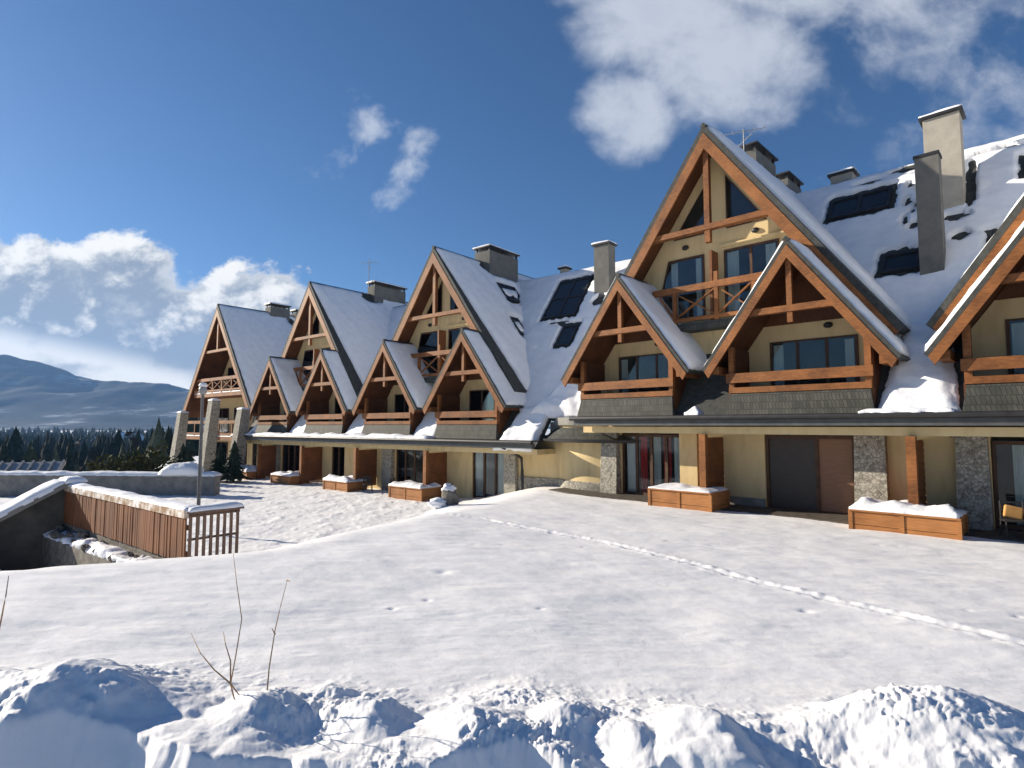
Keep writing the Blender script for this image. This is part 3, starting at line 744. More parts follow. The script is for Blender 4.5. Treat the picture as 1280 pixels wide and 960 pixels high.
# gables
g3 = plane_right(S(-23.1), dz_ap)
Lk = math.hypot(1, KB)
sk3 = [(5.15,6.75,1.05*Lk,1.85*Lk),(4.25,4.95,2.75*Lk,3.55*Lk)]
def g3mask(P):
    d = P[..., 0]-S(-23.1); t = P[..., 1]; m = np.zeros(P.shape[:2])
    n_ = .18*fbm(P[..., 0]*4, t*4, 3)
    for a0, a1, b0, b1 in sk3:
        q = np.maximum(np.maximum(a0-.05-t, t-a1-.05), np.maximum(b0/Lk-.03-d, d-b1/Lk-.03))
        ring = np.abs(q+.08)+n_*.5
        m = np.maximum(m, .9*(1-sst(.05, .2, ring)))
    q = ((t-6.2)/1.7)**2+((d-.35)/.35)**2 + .5*n_
    return np.maximum(m, 1-sst(.8, 1.3, q))
big_gable(left, S(-23.1), dz_ap, 4.0, foot_bare=.85, smask=g3mask)
big_gable(left, S(-35.5), dz_ap, 4.0, foot_bare=.85, smask=blob_mask([((S(-35.2),6.0),(.22,1.0))]))
for a0, a1, b0, b1 in sk3: skylight(left, g3, a0, a1, b0, b1, 2 if a1-a0 > 1 else 1, 1, .15)
for c in (-19.85, -26.0, -32.2, -38.6): dormer(left, S(c), lamp=False)
# end gable with stacked balconies
c = S(cg1)
rg = gable_roof(left, 'gable_roof', c, .35, 13, dz_ap, 6.45, KB, board=.36, thick=.20, snow_th=.20, foot_bare=.15, apex_bare=.08, smask=blob_mask([((S(-47.4),6.6),(.3,.35)),((S(-47.3),8.7),(.3,.3))]), board_w=.09)
truss(rg, c, .45, dz_ap, KB, .20, 9.75, .1, .2)
L_ = math.hypot(1, KB); zi = dz_ap-.27*L_; hb = (zi-5.2)/KB
m = MB(); m.prism([(c-hb,2.6,-.6),(c+hb,2.6,-.6),(c+hb,2.6,5.2),(c,2.6,zi),(c-hb,2.6,5.2)], (0,.3,0)); m.build('gable_wall', M['plaster'], left)
for z0, z1, ss in ((6.5,8.7,((-2.6,-.3),(.3,2.4))), (3.1,5.2,((-4.6,-2.2),(-1.2,1.2),(2.2,4.6))), (.1,2.3,((-4.6,-2.2),(-1.2,1.2),(2.2,4.6)))):
    for a, b in ss: window(left, c+a, c+b, z0, z1, 2.6, bars=1)
def end_balcony(hw, z, tf, xb):
    b = MB(); b.box(c-hw, c+hw, tf, 2.595, z-.30, z); bal = b.build('balcony', M['wood'], left)
    b = MB(); b.box(c-hw, c+hw, tf-.04, tf+.10, z+1.0, z+1.25); b.build('top_rail', M['wood'], bal)
    b = MB(); b.box(c-hw, c+hw, tf-.02, tf+.08, z+.12, z+.27); b.build('bottom_rail', M['wood'], bal)
    n = 5
    for i in range(n+1):
        x = c-hw+.06+(2*hw-.12)*i/n
        b = MB(); b.box(x-.06, x+.06, tf-.01, tf+.07, z+.002, z+.998); b.build('post', M['wood'], bal)
        if i < n and xb:
            x2 = c-hw+.06+(2*hw-.12)*(i+1)/n
            b = MB(); b.beam((x+.07,tf+.02,z+.29),(x2-.07,tf+.02,z+.98),.05,.08,(0,1,0)); b.beam((x+.07,tf+.075,z+.98),(x2-.07,tf+.075,z+.29),.05,.08,(0,1,0)); b.build('cross_brace', M['wood'], bal)
    snow_quad([(c-hw,tf-.02,z+.005),(c+hw,tf-.02,z+.005),(c+hw,tf+.3,z+.005),(c-hw,tf+.3,z+.005)], .09, 'snow_cap', bal, cell=.12, mname='snow', seed=z)
end_balcony(4.2, 6.35, .55, True)
end_balcony(5.6, 2.85, .30, False)
for s0, s1, z1 in ((-52.2,-51.3,4.75),(-46.5,-45.6,5.6),(-41.9,-40.9,4.85)):
    m = MB(); a, b = S(s0), S(s1); w_ = .72
    m.hexa([(a-.12,-1.35,-.8),(a+w_+.12,-1.35,-.8),(a+w_+.12,-.45,-.8),(a-.12,-.45,-.8),(b,-1.05,z1),(b+w_,-1.05,z1),(b+w_,-.45,z1),(b,-.45,z1)])
    pi = m.build('stone_buttress', M['stone'], left)
    snow_quad([(b-.03,-1.08,z1),(b+w_+.03,-1.08,z1),(b+w_+.03,-.42,z1),(b-.03,-.42,z1)], .14, 'snow_cap', pi, cell=.1, mname='snow')
# chimneys of the left wing
chimney(left, S(-23.55), S(-22.35), 4.9, 7.6, 11.5, 14.15, cap='rack', snow=True, m='darkrender')
chimney(left, S(-35.9), S(-35.05), 6.2, 9.2, 11.5, 14.25, cap='rack', snow=True, m='darkrender')
chimney(left, S(-48.3), S(-47.4), 4.6, 6.4, 12.0, 14.0, cap='rack', snow=True, m='darkrender')
chimney(left, S(-48.3), S(-47.4), 7.0, 8.4, 12.0, 13.8, cap='rack', snow=True, m='darkrender')
chimney(left, S(-15.90), S(-15.0), 6.1, 6.8, 9.6, 13.35, label='slim tall chimney beside the skylights', m='darkrender')
chimney(left, S(-19.4), S(-19.0), 8.0, 8.4, 12.0, 13.1, over=.12)
antenna(left, S(-35.5), 6.0, 13.3, 3.0, [(2.7,.6,.3),(2.3,.4,-.3)])

# =================================================================== planters, chairs
def planter(w, s0, s1, t0, t1, z, h, label, root=None, seed=0, heap=.2):
    org_ = wpt(w, (s0+s1)/2, (t0+t1)/2, z)
    r = empty('planter_box', org_, w[0]-math.pi/2)
    tag(r, label, 'planter', 'wooden planters along the terraces')
    a, b = (s1-s0)/2, (t1-t0)/2
    m = MB()
    for k in (0, 1):
        z0 = -.25+k*(h+.25)/2; z1 = -.25+(k+1)*(h+.25)/2-.012
        m.box(-a, a, -b, -b+.05, z0, z1); m.box(-a, a, b-.05, b, z0, z1)
        m.box(-a, -a+.05, -b+.052, b-.052, z0, z1); m.box(a-.05, a, -b+.052, b-.052, z0, z1)
    m.build('side_boards', M['planterwood'], r)
    for x in (-a, a-.001, 0):
        for y in (-b, b):
            m = MB(); m.box(x-.05, x+.05, y-.022 if y < 0 else y-.045, y+.045 if y < 0 else y+.022, -.25, h-.02); m.build('post', M['planterwood'], r)
    m = MB(); m.box(-a-.04, a+.04, -b-.05, -b+.06, h-.012, h+.03); m.box(-a-.04, a+.04, b-.06, b+.05, h-.012, h+.03)
    m.box(-a-.04, -a+.06, -b+.062, b-.062, h-.012, h+.03); m.box(a-.06, a+.04, -b+.062, b-.062, h-.012, h+.03); m.build('rim', M['planterwood'], r)
    snow_quad([(-a-.03,-b-.04,h+.02),(a+.03,-b-.04,h+.02),(a+.03,b+.03,h+.02),(-a-.03,b+.03,h+.02)], heap, 'snow_cap', r, cell=.09, ragged=.05, mname='snow', seed=seed, rough=1.1, edge=3.5)
    return r
planter(WR, -10.46, -8.30, -1.0, .30, 0, .56, 'orange wooden planter with thin snow on top, beside the door with red curtains', seed=1, heap=.10)
planter(WR, -4.40, -2.10, -1.0, .15, 0, .46, 'orange wooden planter heaped with thick snow, nearest on the right by a stone pier', seed=2, heap=.24)
planter(WL, -24.0, -21.55, -1.0, .30, -.95, .52, 'snow topped wooden planter at the left wing nearest the round bay', seed=3)
planter(WL, -30.0, -27.7, -1.0, .30, -1, .50, 'reddish snow topped planter, second from the right along the left wing', seed=4, heap=.26)
planter(WL, -36.0, -33.7, -1.0, .30, -1, .50, 'snow topped planter, third from the right along the left wing', seed=5)
planter(WL, -42.4, -39.3, -1.0, .30, -1, .50, 'long snow topped planter farthest off, beside the stone buttress', seed=6, heap=.28)

def chair(loc, rz, label):
    r = empty('garden_chair', loc, rz); tag(r, label, 'chair', 'garden chairs on the terraces')
    for x in (-.22, .22):
        for y in (-.2, .2):
            m = MB(); m.tube([(x*1.1,y*1.15,0),(x,y,.42),(x*.98,y*(1.0 if y < 0 else 1.1),.43 if y < 0 else .86)], .02, 6); m.build('leg', M['blackmetal'], r)
    m = MB(); m.hexa([(-.25,-.24,.41),(.25,-.24,.41),(.25,.22,.40),(-.25,.22,.40),(-.25,-.24,.445),(.25,-.24,.445),(.25,.22,.435),(-.25,.22,.435)]); m.build('seat', M['blackmetal'], r)
    m = MB()
    for i in range(5): m.hexa([(-.23,.215+.01*i,.50+.075*i),(.23,.215+.01*i,.50+.075*i),(.23,.235+.01*i,.50+.075*i),(-.23,.235+.01*i,.50+.075*i),(-.23,.22+.01*i,.55+.075*i),(.23,.22+.01*i,.55+.075*i),(.23,.24+.01*i,.55+.075*i),(-.23,.24+.01*i,.55+.075*i)])
    m.build('backrest', M['blackmetal'], r)
    return r
def copy_tree(o, parent=None):
    c = o.copy(); COL.objects.link(c)
    if parent: c.parent = parent
    for ch in list(o.children): copy_tree(ch, c)
    return c
ch0 = chair(wpt(WR, -1.15, .1, .0), WR[0]-math.pi/2+R_(18), 'black garden chair outside the far right terrace door')
cu_ = MB(); cu_.hexa([(-.21,.14,.46),(.21,.14,.46),(.21,.20,.46),(-.21,.20,.46),(-.21,.16,.74),(.21,.16,.74),(.21,.22,.76),(-.21,.22,.76)])
for i, (w, s, t, z, a, lb) in enumerate([(WR, -.45, -.1, 0, 150, 'black garden chair at the right edge of the photo'),
                                         (WL, -26.9, -.2, -1, 60, 'small black chair between two left wing planters, nearer the reddish one'),
                                         (WL, -25.2, -.1, -1, -70, 'small black chair in front of a left wing terrace door')]):
    c2 = copy_tree(ch0); c2.location = wpt(w, s, t, z); c2.rotation_euler = (0,0,w[0]-math.pi/2+R_(a)); c2['label'] = lb
cs = MB(); cs.box(-.19, .19, -.04, .04, 0, .30)
cu = cs.build('cushion', M['cushion']); cu.location = wpt(WR, -1.20, .20, .46); cu.rotation_euler = (R_(-16), R_(12), WR[0]-math.pi/2+R_(18))
bv = cu.modifiers.new('b', 'BEVEL'); bv.width = .045; bv.segments = 4
tag(cu, 'orange cushion propped on a black garden chair', 'cushion')

# =================================================================== terrain
EDGE = [(-40,-6),(-14,4.2),(-7.0,7.6),(-4.9,9.5),(-3.3,14.7),(-2.0,18.2),(-.4,24.0),(1.0,29),(3,36),(3,60)]
def edge_dist(x, y):
    best = np.full(x.shape, 1e9); sgn = np.ones(x.shape)
    for (ax, ay), (bx, by) in zip(EDGE[:-1], EDGE[1:]):
        dx, dy = bx-ax, by-ay; l2 = dx*dx+dy*dy
        t = np.clip(((x-ax)*dx+(y-ay)*dy)/l2, 0, 1)
        qx, qy = x-ax-t*dx, y-ay-t*dy; d = np.hypot(qx, qy)
        cr = dx*(y-ay)-dy*(x-ax)
        up = d < best-1e-9
        sgn = np.where(up, np.where(cr > 0, 1, -1), sgn); best = np.where(up, d, best)
    return best*sgn
TRACK = [(7.6,3.6),(4.74,5.33),(3.4,7.7),(1.8,10.8),(.3,12.4),(-.76,13.7),(-2.2,14.6)]
TRACK2 = [(10.5,7.2),(7.65,8.6),(5.0,10.0),(3.0,11.3)]
def line_dist(x, y, pl):
    best = np.full(x.shape, 1e9); par = np.zeros(x.shape); acc = 0
    for (ax, ay), (bx, by) in zip(pl[:-1], pl[1:]):
        dx, dy = bx-ax, by-ay; l = math.hypot(dx, dy)
        t = np.clip(((x-ax)*dx+(y-ay)*dy)/(l*l), 0, 1)
        d = np.hypot(x-ax-t*dx, y-ay-t*dy); par = np.where(d < best, acc+t*l, par); best = np.minimum(best, d); acc += l
    return best, par
DENTS = []
_dr = random.Random(4)
for _ in range(13):
    x0, y0_ = _dr.uniform(-4, 8), _dr.uniform(5, 14)
    for k in range(_dr.choice((1,1,1,2))):
        DENTS.append((x0+k*_dr.uniform(.2,.5), y0_+_dr.uniform(-.2,.2), _dr.uniform(.04,.10), _dr.uniform(.008,.026)))
def ground(x, y):
    x = np.asarray(x, float); y = np.asarray(y, float)
    D = 17.4-(WR[2].x*x+WR[2].y*y)
    fz = .066*np.clip(D, 0, 17.2)
    fz = np.where(D < 0, 0, fz)
    z = fz + .05*fbm(x*.35, y*.35, 3) + .012*fbm(x*1.6+y*.5, y*3.2, 4) + .016*np.clip(np.abs(fbm(x*.55+y*.25+3, y*1.5-x*.2, 4))-.22, 0, 1) - .03*np.clip(fbm(x*.9+40, y*2.6, 3)-.42, 0, 1)
    for q in DENTS: z = z - q[3]*np.exp(-(((x-q[0])**2+(y-q[1])**2)/q[2]**2))
    # courtyard and ramp pit on the left
    ed = edge_dist(x, y)
    sL = WL[1].x*x+WL[1].y*y; tL = WL[2].x*x+WL[2].y*y-WL[3]
    court = -1.0 + .05*fbm(x*.8, y*.8, 4) + .05*np.maximum(0, fbm(x*2.1, y*2.1, 4))
    pit = (1-sst(-15.2, -15.0, tL))*(1-sst(-14.0, -12.6, sL))
    low = court*(1-pit) + (-2.5+.12*fbm(x*.9, y*.9, 4)+2.25*np.exp(-((x+14.4)/1.5)**2-((y-15.0)/1.3)**2))*pit
    wdt = np.where(pit > .5, 4.6, 3.6)
    k = sst(-.55, 1, ed/wdt)
    z = z*(1-k)+low*k
    # the hollow and drift round the boulder
    z = z + .30*np.exp(-(((x+2.3)/1.0)**2+((y-18.3)/.9)**2)) - .38*np.exp(-(((x+3.2)/.75)**2+((y-17.6)/.5)**2))
    # footpath
    d, p = line_dist(x, y, TRACK)
    wob = .05*np.sin(p*9)+.04*np.sin(p*23)
    g = np.exp(-((d+wob*.4)/.085)**2)*(.019+.016*fbm(x*3.5,y*3.5,4)) - np.exp(-((d-.13)/.06)**2)*.010*(1+2*fbm(x*7,y*7,2))
    z = z - g*(1-sst(-.5, 0, ed))
    d, p = line_dist(x, y, TRACK2)
    z = z - .022*np.exp(-((d)/.06)**2)*(.6+.8*np.clip(fbm(p*.8,p*0,2)+.4,0,1))
    # ploughed bank in front of the camera: tumbled mounds on a shelf, steep face towards the road
    y0 = 2.93 + .10*np.sin(x*2.6+.9) + .07*np.sin(x*5.9+1.4) + .13*fbm(x*2.0, y*.0+2.2, 4)
    yy_ = y - y0
    zone = sst(-.5, -.05, yy_)*(1-sst(.55, 1.15, yy_ + .25*fbm(x*1.1, y*1.1, 3)))
    def rm(cx, cy, rl, rr, rf, rb, h, pw):
        dx = (x-cx)+.06*fbm(x*3+cx, y*3, 3); dy = (y-cy)+.06*fbm(x*3, y*3+cx, 3)
        q = (np.abs(dx/np.where(dx < 0, rl, rr))**pw+np.abs(dy/np.where(dy < 0, rf, rb))**pw)**(1/pw)
        k_ = np.clip(1-q, 0, 1); return .80*h*(.55*k_+.45*k_*k_*(3-2*k_))
    mounds = np.zeros_like(x)
    for a in ((-2.52,3.40,.80,.90,.60,.55,.27,1.4),(-1.40,3.36,.34,.26,.34,.3,.10,1.6),(-.76,3.36,.36,.24,.32,.3,.11,1.5),(-.24,3.28,.32,.46,.38,.35,.14,1.6),
              (.30,3.42,.24,.27,.24,.3,.09,1.5),(.66,3.22,.27,.27,.28,.3,.08,1.6),(1.10,3.24,.46,.24,.48,.5,.17,2.3),(2.55,3.52,1.0,.9,.62,.6,.31,1.6),(-3.4,3.4,.5,.6,.5,.5,.18,1.5),(3.7,3.5,.6,.6,.6,.6,.16,1.6)):
        mounds = np.maximum(mounds, rm(*a))
    hollow = -.12*np.exp(-(((x-1.66)/.34)**2+((y-3.16)/.24)**2)) - .06*np.exp(-(((x+1.08)/.16)**2+((y-3.14)/.2)**2)) - .06*np.exp(-(((x-.46)/.14)**2+((y-3.12)/.2)**2))
    pat = sst(-.15, .35, fbm(x*1.4+7, y*1.8+2, 3))
    rough_zone = (.25+.75*pat)*(.55+.35*np.exp(-((x-2.4)/.8)**2)+.55*np.exp(-((x-.30)/.35)**2)+.4*np.exp(-((x+3.0)/.5)**2))
    lumps = .045*np.abs(fbm(x*1.5+2, y*2.0+5, 3)) + .018*fbm(x*3.4, y*3.4, 3)
    chunk = .060*(np.abs(fbm(x*3.3+.8*fbm(x*2,y*2,2), y*3.9, 6, .62))-.12) + .030*np.clip(fbm(x*15, y*15, 3), -.1, 1)
    grit = .022*np.clip(fbm(x*9+4, y*9, 3)-.05, 0, 1)*np.exp(-((yy_-.75)/.35)**2)
    zz = z + .05*zone + zone*(lumps + chunk*rough_zone) + mounds + hollow + grit
    face = np.clip(-yy_, 0, 3)
    zz = zz - 1.25*face + .03*fbm(x*2.5, y*5, 3)*sst(0, .2, face)
    road = .50+.03*fbm(x*2, y*2, 3)
    zz = np.where(yy_ < .3, np.maximum(zz, road) + .03*np.exp(-np.abs(zz-road)/.10), zz)
    # house footprints are level
    sR = WR[1].x*x+WR[1].y*y; tR = WR[2].x*x+WR[2].y*y-WR[3]
    # valley
    r = np.hypot(x, y); az = np.degrees(np.arctan2(x, y))
    r0 = 36+42*sst(-34, -29, az)
    wv = np.maximum(r-r0, 0)
    vz = -9*sst(0, 70, wv)-6*sst(40, 330, wv)+6*sst(500, 1400, wv)
    vz = vz + 3.0*fbm(x*.012, y*.012, 3)*sst(30, 150, wv)
    zz = zz + vz
    return zz

ang = np.radians(np.concatenate([np.linspace(-180,-62,60,endpoint=False), np.linspace(-62,-46,60,endpoint=False), np.linspace(-46,46,950,endpoint=False), np.linspace(46,62,60,endpoint=False), np.linspace(62,180,60,endpoint=False)]))
rad = np.concatenate([np.linspace(.4,2.1,14,endpoint=False), np.linspace(2.1,6.0,270,endpoint=False), np.geomspace(6.0,42,330,endpoint=False), np.geomspace(42,4000,130)])
A_, Rr = np.meshgrid(ang, rad)
X = Rr*np.sin(A_); Y = Rr*np.cos(A_)
Z = ground(X, Y)
nr, na = X.shape
vv = np.stack([X, Y, Z], -1).reshape(-1, 3)
vv = np.vstack([vv, [[0,0,.8]]])
idx = np.arange(nr*na).reshape(nr, na)
nx_ = np.roll(idx, -1, axis=1)
fq = np.stack([idx[:-1], idx[1:], nx_[1:], nx_[:-1]], -1).reshape(-1, 4)
me = bpy.data.meshes.new('snow_ground')
cen = nr*na
tri = [(int(idx[0,i]), int(nx_[0,i]), cen) for i in range(na)]
nq = len(fq)
me.vertices.add(len(vv)); me.vertices.foreach_set('co', vv.astype(np.float32).ravel())
loops = np.concatenate([fq.ravel(), np.array(tri).ravel()]).astype(np.int32)
me.loops.add(len(loops)); me.loops.foreach_set('vertex_index', loops)
me.polygons.add(nq+na)
me.polygons.foreach_set('loop_start', np.concatenate([np.arange(nq)*4, nq*4+np.arange(na)*3]).astype(np.int32))
me.polygons.foreach_set('loop_total', np.concatenate([np.full(nq,4), np.full(na,3)]).astype(np.int32))
me.polygons.foreach_set('use_smooth', np.ones(nq+na, bool))
me.update(calc_edges=True); me.validate()
# flip if facing down
me.materials.append(M['ground'])
if me.polygons[nq//2].normal.z < 0: me.flip_normals()
g = bpy.data.objects.new('snow_ground', me); COL.objects.link(g); g['kind'] = 'structure'
def gz(x, y):
    r = math.hypot(x, y)
    if r < 60: return float(ground(np.array([x]), np.array([y]))[0])
    i = min(int(np.searchsorted(rad, r)), len(rad)-1); k = min(int(np.searchsorted(ang, math.atan2(x, y))), len(ang)-1)
    return float(Z[i, k])

# =================================================================== fence, ramp walls, low wall, lamp
fa = Vector((-6.9, 12.4, 0)); fb = Vector((-13.6, 17.7, 0))
fr = empty('board_fence', (fb.x, fb.y, -.22), math.atan2(fa.y-fb.y, fa.x-fb.x))
tag(fr, 'brown close boarded fence under a snow topped beam beside the sunken ramp', 'fence')
FL = (fb-fa).length
m = MB(); nb = 84
for i in range(nb):
    x0 = FL*i/nb; m.box(x0+.006, x0+FL/nb-.006, -.03+.012*random.uniform(-1,1), .0+.012*random.uniform(-1,1), .02, .955)
m.box(0, FL, .022, .06, .15, .25); m.box(0, FL, .022, .06, .70, .80)
m.build('board_panel', M['fencewood'], fr)
m = MB(); m.box(-.05, FL+.0, -.06, .40, .958, 1.12); m.build('top_beam', M['frost'], fr)
snow_quad([(-.05,-.06,1.122),(FL,-.06,1.122),(FL,.40,1.122),(-.05,.40,1.122)], .07, 'snow_cap', fr, cell=.09, ragged=.04, mname='snow', seed=8, rough=.8)
# corner piece: spaced slats
gr = empty('slatted_railing', (fa.x, fa.y, -.25), WL[0])
tag(gr, 'short railing of spaced dark slats with a snow topped rail at the fence corner', 'railing')
GL = 1.12
m = MB(); m.box(.03, GL, -.02, .03, 1.00, 1.08); m.box(.03, GL, .0, .025, .50, .55); m.build('rail', M['oldwood'], gr)
for i in range(8):
    x = .06+(GL-.12)*i/7
    m = MB(); m.box(x-.03, x+.03, -.055, -.022, -.2, 1.03); m.build('slat', M['oldwood'], gr)
m = MB(); m.box(.0, GL+.04, -.14, .16, 1.083, 1.12); m.build('top_rail', M['oldwood'], gr)
snow_quad([(.0,-.14,1.121),(GL+.04,-.14,1.121),(GL+.04,.16,1.121),(.0,.16,1.121)], .11, 'snow_cap', gr, cell=.06, ragged=.03, mname='snow', seed=12)
# retaining wall below the fence
rw = empty('retaining_wall', (fb.x, fb.y, -.22), math.atan2(fa.y-fb.y, fa.x-fb.x))
tag(rw, 'grey concrete ramp wall with snow covered stones along its top below the brown fence', 'wall')
m = MB(); m.box(-.3, FL+.05, .0, .45, -2.7, -.01)
m.hexa([(-.3,-.62,-2.7),(FL-.2,-.62,-2.7),(FL-.2,-.002,-2.7),(-.3,-.002,-2.7),(-.3,-.50,-.34),(FL-.2,-.50,-.22),(FL-.2,-.002,-.10),(-.3,-.002,-.16)])
m.build('wall_body', M['rock'], rw)
snow_quad([(-.3,-.50,-.345),(FL-.2,-.50,-.225),(FL-.2,-.05,-.11),(-.3,-.05,-.17)], .085, 'snow_ledge', rw, cell=.06, ragged=.16, mname='snow', seed=21, rough=2.4, edge=1.5)
for i in range(22):
    x = -.1+(FL-.3)*(i+.5*random.random())/22; rr = random.uniform(.06,.13); yy0 = random.uniform(-.48,-.12)
    st = MB()
    for j in range(6):
        for k in range(9):
            ph = math.pi*j/5; a = 2*math.pi*k/9; q = rr*(1+.35*math.sin(3*a+i)*math.sin(2*ph+i))
            st.v.append((x+1.3*q*math.sin(ph)*math.cos(a), yy0+q*math.sin(ph)*math.sin(a), -.22+(yy0+.5)*.3+.8*q*math.cos(ph)))
    for j in range(5):
        for k in range(9): st.f.append((j*9+k, (j+1)*9+k, (j+1)*9+(k+1)%9, j*9+(k+1)%9)); st.m.append(0)
    st.build('stone', M['rock'], rw)
# sloped wing wall of the garage ramp
ww = empty('ramp_wing_wall', (fb.x, fb.y, -.15), WL[0]+math.pi)
tag(ww, 'dark wall of the ramp entrance with a steep sloping snow covered cap at the left edge', 'wall')
m = MB(); m.prism([(-.4,-.15,-2.6),(4.2,-.15,-2.6),(4.2,-.15,-1.35),(.1,-.15,1.0),(-.4,-.15,1.0)], (0,.3,0)); m.build('wall_body', M['darkconcrete'], ww)
m = MB(); m.prism([(-.45,-.4,1.0),(.1,-.4,1.0),(4.3,-.4,-1.40),(4.3,-.4,-1.26),(.12,-.4,1.14),(-.45,-.4,1.14)], (0,.9,0)); m.build('cap_slab', M['concrete'], ww)
snow_quad([(.05,-.42,1.15),(4.3,-.42,-1.25),(4.3,.52,-1.25),(.05,.52,1.15)], .16, 'snow_cap', ww, cell=.12, ragged=.05, mname='snow', seed=31)
snow_quad([(-.45,-.42,1.145),(.12,-.42,1.145),(.12,.52,1.145),(-.45,.52,1.145)], .16, 'snow_cap', ww, cell=.08, ragged=.03, mname='snow', seed=33)
# small pier in the pit and rubble
pr_ = empty('concrete_pier', (-11.6, 13.6, -2.5)); tag(pr_, 'short grey concrete pier standing in the sunken ramp', 'pier')
m = MB(); m.hexa([(-.3,-.3,-.3),(.3,-.3,-.3),(.3,.3,-.3),(-.3,.3,-.3),(-.24,-.24,1.35),(.24,-.24,1.35),(.24,.24,1.35),(-.24,.24,1.35)]); m.build('pier_body', M['concrete'], pr_)
snow_quad([(-.25,-.25,1.35),(.25,-.25,1.35),(.25,.25,1.35),(-.25,.25,1.35)], .12, 'snow_cap', pr_, cell=.06, mname='snow', ragged=.02)

# wet paving along the near facade, half buried in snow
pv_ = MB()
pv_.prism([tuple(wpt(WR, s_, t_, -.25)) for s_, t_ in ((-16.0,.2),(-13.6,-.45),(-10.8,-.35),(-7.6,-.30),(-4.6,-.35),(-1.9,-.45),(3,-.3),(9.4,-.3),(9.4,1.22),(-14.2,1.22),(-16.0,2.2))], (0,0,.275))
po = pv_.build('terrace_paving', M['paving']); po['kind'] = 'structure'

# low wall across the courtyard
lw = empty('low_wall', (-15.7, 31.0, -1.0), R_(180-4))
tag(lw, 'low grey courtyard wall with a thick flat cap of snow in front of the far gable', 'wall')
m = MB(); m.box(0, 13.5, -.25, .25, -1, .95); m.build('wall_body', M['concrete'], lw)
m = MB(); m.box(-.06, 13.5, -.32, .32, .953, 1.03); m.build('coping', M['concrete'], lw)
snow_quad([(-.06,-.33,1.032),(13.5,-.33,1.032),(13.5,.33,1.032),(-.06,.33,1.032)], .2, 'snow_cap', lw, cell=.14, ragged=.04, mname='snow', seed=15)
hp = MB()
def heap(name, loc, rx, ry, h, label, seed, mname='snow', cat='snow heap'):
    n1, n2 = 26, 10; mb = MB()
    for j in range(n2+1):
        f_ = j/n2
        for i in range(n1):
            a = 2*math.pi*i/n1
            w_ = 1+.35*float(fbm(np.array([math.cos(a)*1.2+seed]), np.array([math.sin(a)*1.2+f_*1.5]), 3)[0])
            q = math.cos(f_*math.pi/2)**.7
            mb.v.append((rx*q*w_*math.cos(a), ry*q*w_*math.sin(a), -.1+(h+.1)*math.sin(f_*math.pi/2)*(1+.3*float(fbm(np.array([a+seed]), np.array([f_*2]), 2)[0]))))
    for j in range(n2):
        for i in range(n1):
            i2 = (i+1) % n1; mb.f.append((j*n1+i, j*n1+i2, (j+1)*n1+i2, (j+1)*n1+i)); mb.m.append(0)
    o = mb.build(name, M[mname], None, smooth=True); o.location = loc
    tag(o, label, cat); return o
heap('snow_heap', (-17.6, 31.1, .2), 1.2, .5, .5, 'rounded heap of snow lying on the low courtyard wall', 3)
# lamp post
lp = empty('lamp_post', (-10.75, 20.0, -1.0)); tag(lp, 'slim grey lamp post with a small snowy head standing behind the fence', 'lamp post')
m = MB(); m.tube([(0,0,-.3),(0,0,2.0),(0,0,4.85)], [.065,.058,.05], 10); m.build('pole', M['polemetal'], lp)
m = MB(); m.lathe([(.07,4.78),(.12,4.84),(.13,4.98),(.09,5.06)], 12); m.build('lamp_head', M['greymetal'], lp, smooth=True)
m = MB(); m.lathe([(.10,5.05),(.15,5.08),(.10,5.17),(.02,5.20)], 12); m.build('snow_cap', M['snow'], lp, smooth=True)

# boulder on the edge of the field
bz = gz(-1.95, 18.3)
def rock(name, loc, r, seed, mt):
    n1, n2 = 22, 14; mb = MB()
    for j in range(n2+1):
        ph = math.pi*j/n2
        for i in range(n1):
            a = 2*math.pi*i/n1
            d = Vector((math.sin(ph)*math.cos(a), math.sin(ph)*math.sin(a), math.cos(ph)))
            k = 1+.45*float(fbm(np.array([d.x*1.3+seed]), np.array([d.y*1.3+d.z*1.7]), 4)[0])
            mb.v.append((d.x*r[0]*k, d.y*r[1]*k, d.z*r[2]*k))
    for j in range(n2):
        for i in range(n1):
            i2 = (i+1) % n1; mb.f.append((j*n1+i, (j+1)*n1+i, (j+1)*n1+i2, j*n1+i2)); mb.m.append(0)
    return mb
bo = empty('boulder', (-1.95, 18.3, bz)); tag(bo, 'upright grey boulder capped with snow on the edge of the snow field', 'boulder')
o = rock('rock_body', None, (.24,.22,.42), 2.2, 'rock').build('rock_body', M['rock'], bo, smooth=True); o.location = (0,0,.22)
o = rock('snow_cap', None, (.20,.19,.15), 5.1, 'snow').build('snow_cap', M['snow'], bo, smooth=True); o.location = (-.04,-.01,.50)
o = rock('rock_body', None, (.30,.24,.16), 8.1, 'rock').build('rock_side', M['snow'], bo, smooth=True); o.location = (-.36,-.10,.06)

# weeds poking out of the bank
def weed(px_pts_list, depth, label, name='dry_weed'):
    def p3(u, v, d): return Vector(((u-640)/F*d, d, CAMZ-(v-532)/F*d))
    base = p3(*px_pts_list[0][0], depth)
    base = Vector((base.x, base.y, gz(base.x, base.y)-.03))
    r = empty(name, base); tag(r, label, 'weed', 'dry weeds on the snow bank')
    for st in px_pts_list:
        pts = [p3(u, v, depth+.10*i*random.uniform(-1,1))-p3(*px_pts_list[0][0], depth) for i, (u, v) in enumerate(st)]
        if st is px_pts_list[0]: pts[0] = Vector((0,0,-.1))
        # smooth curve
        sm = []
        for i in range(len(pts)-1):
            for k in range(4): sm.append(pts[i].lerp(pts[i+1], k/4))
        sm.append(pts[-1])
        n = len(sm); m = MB(); m.tube(sm, [(.0046 if depth < 3.8 else .0075)*(1-.75*i/n) for i in range(n)], 5); m.build('stem', M['stem'], r)
    return r
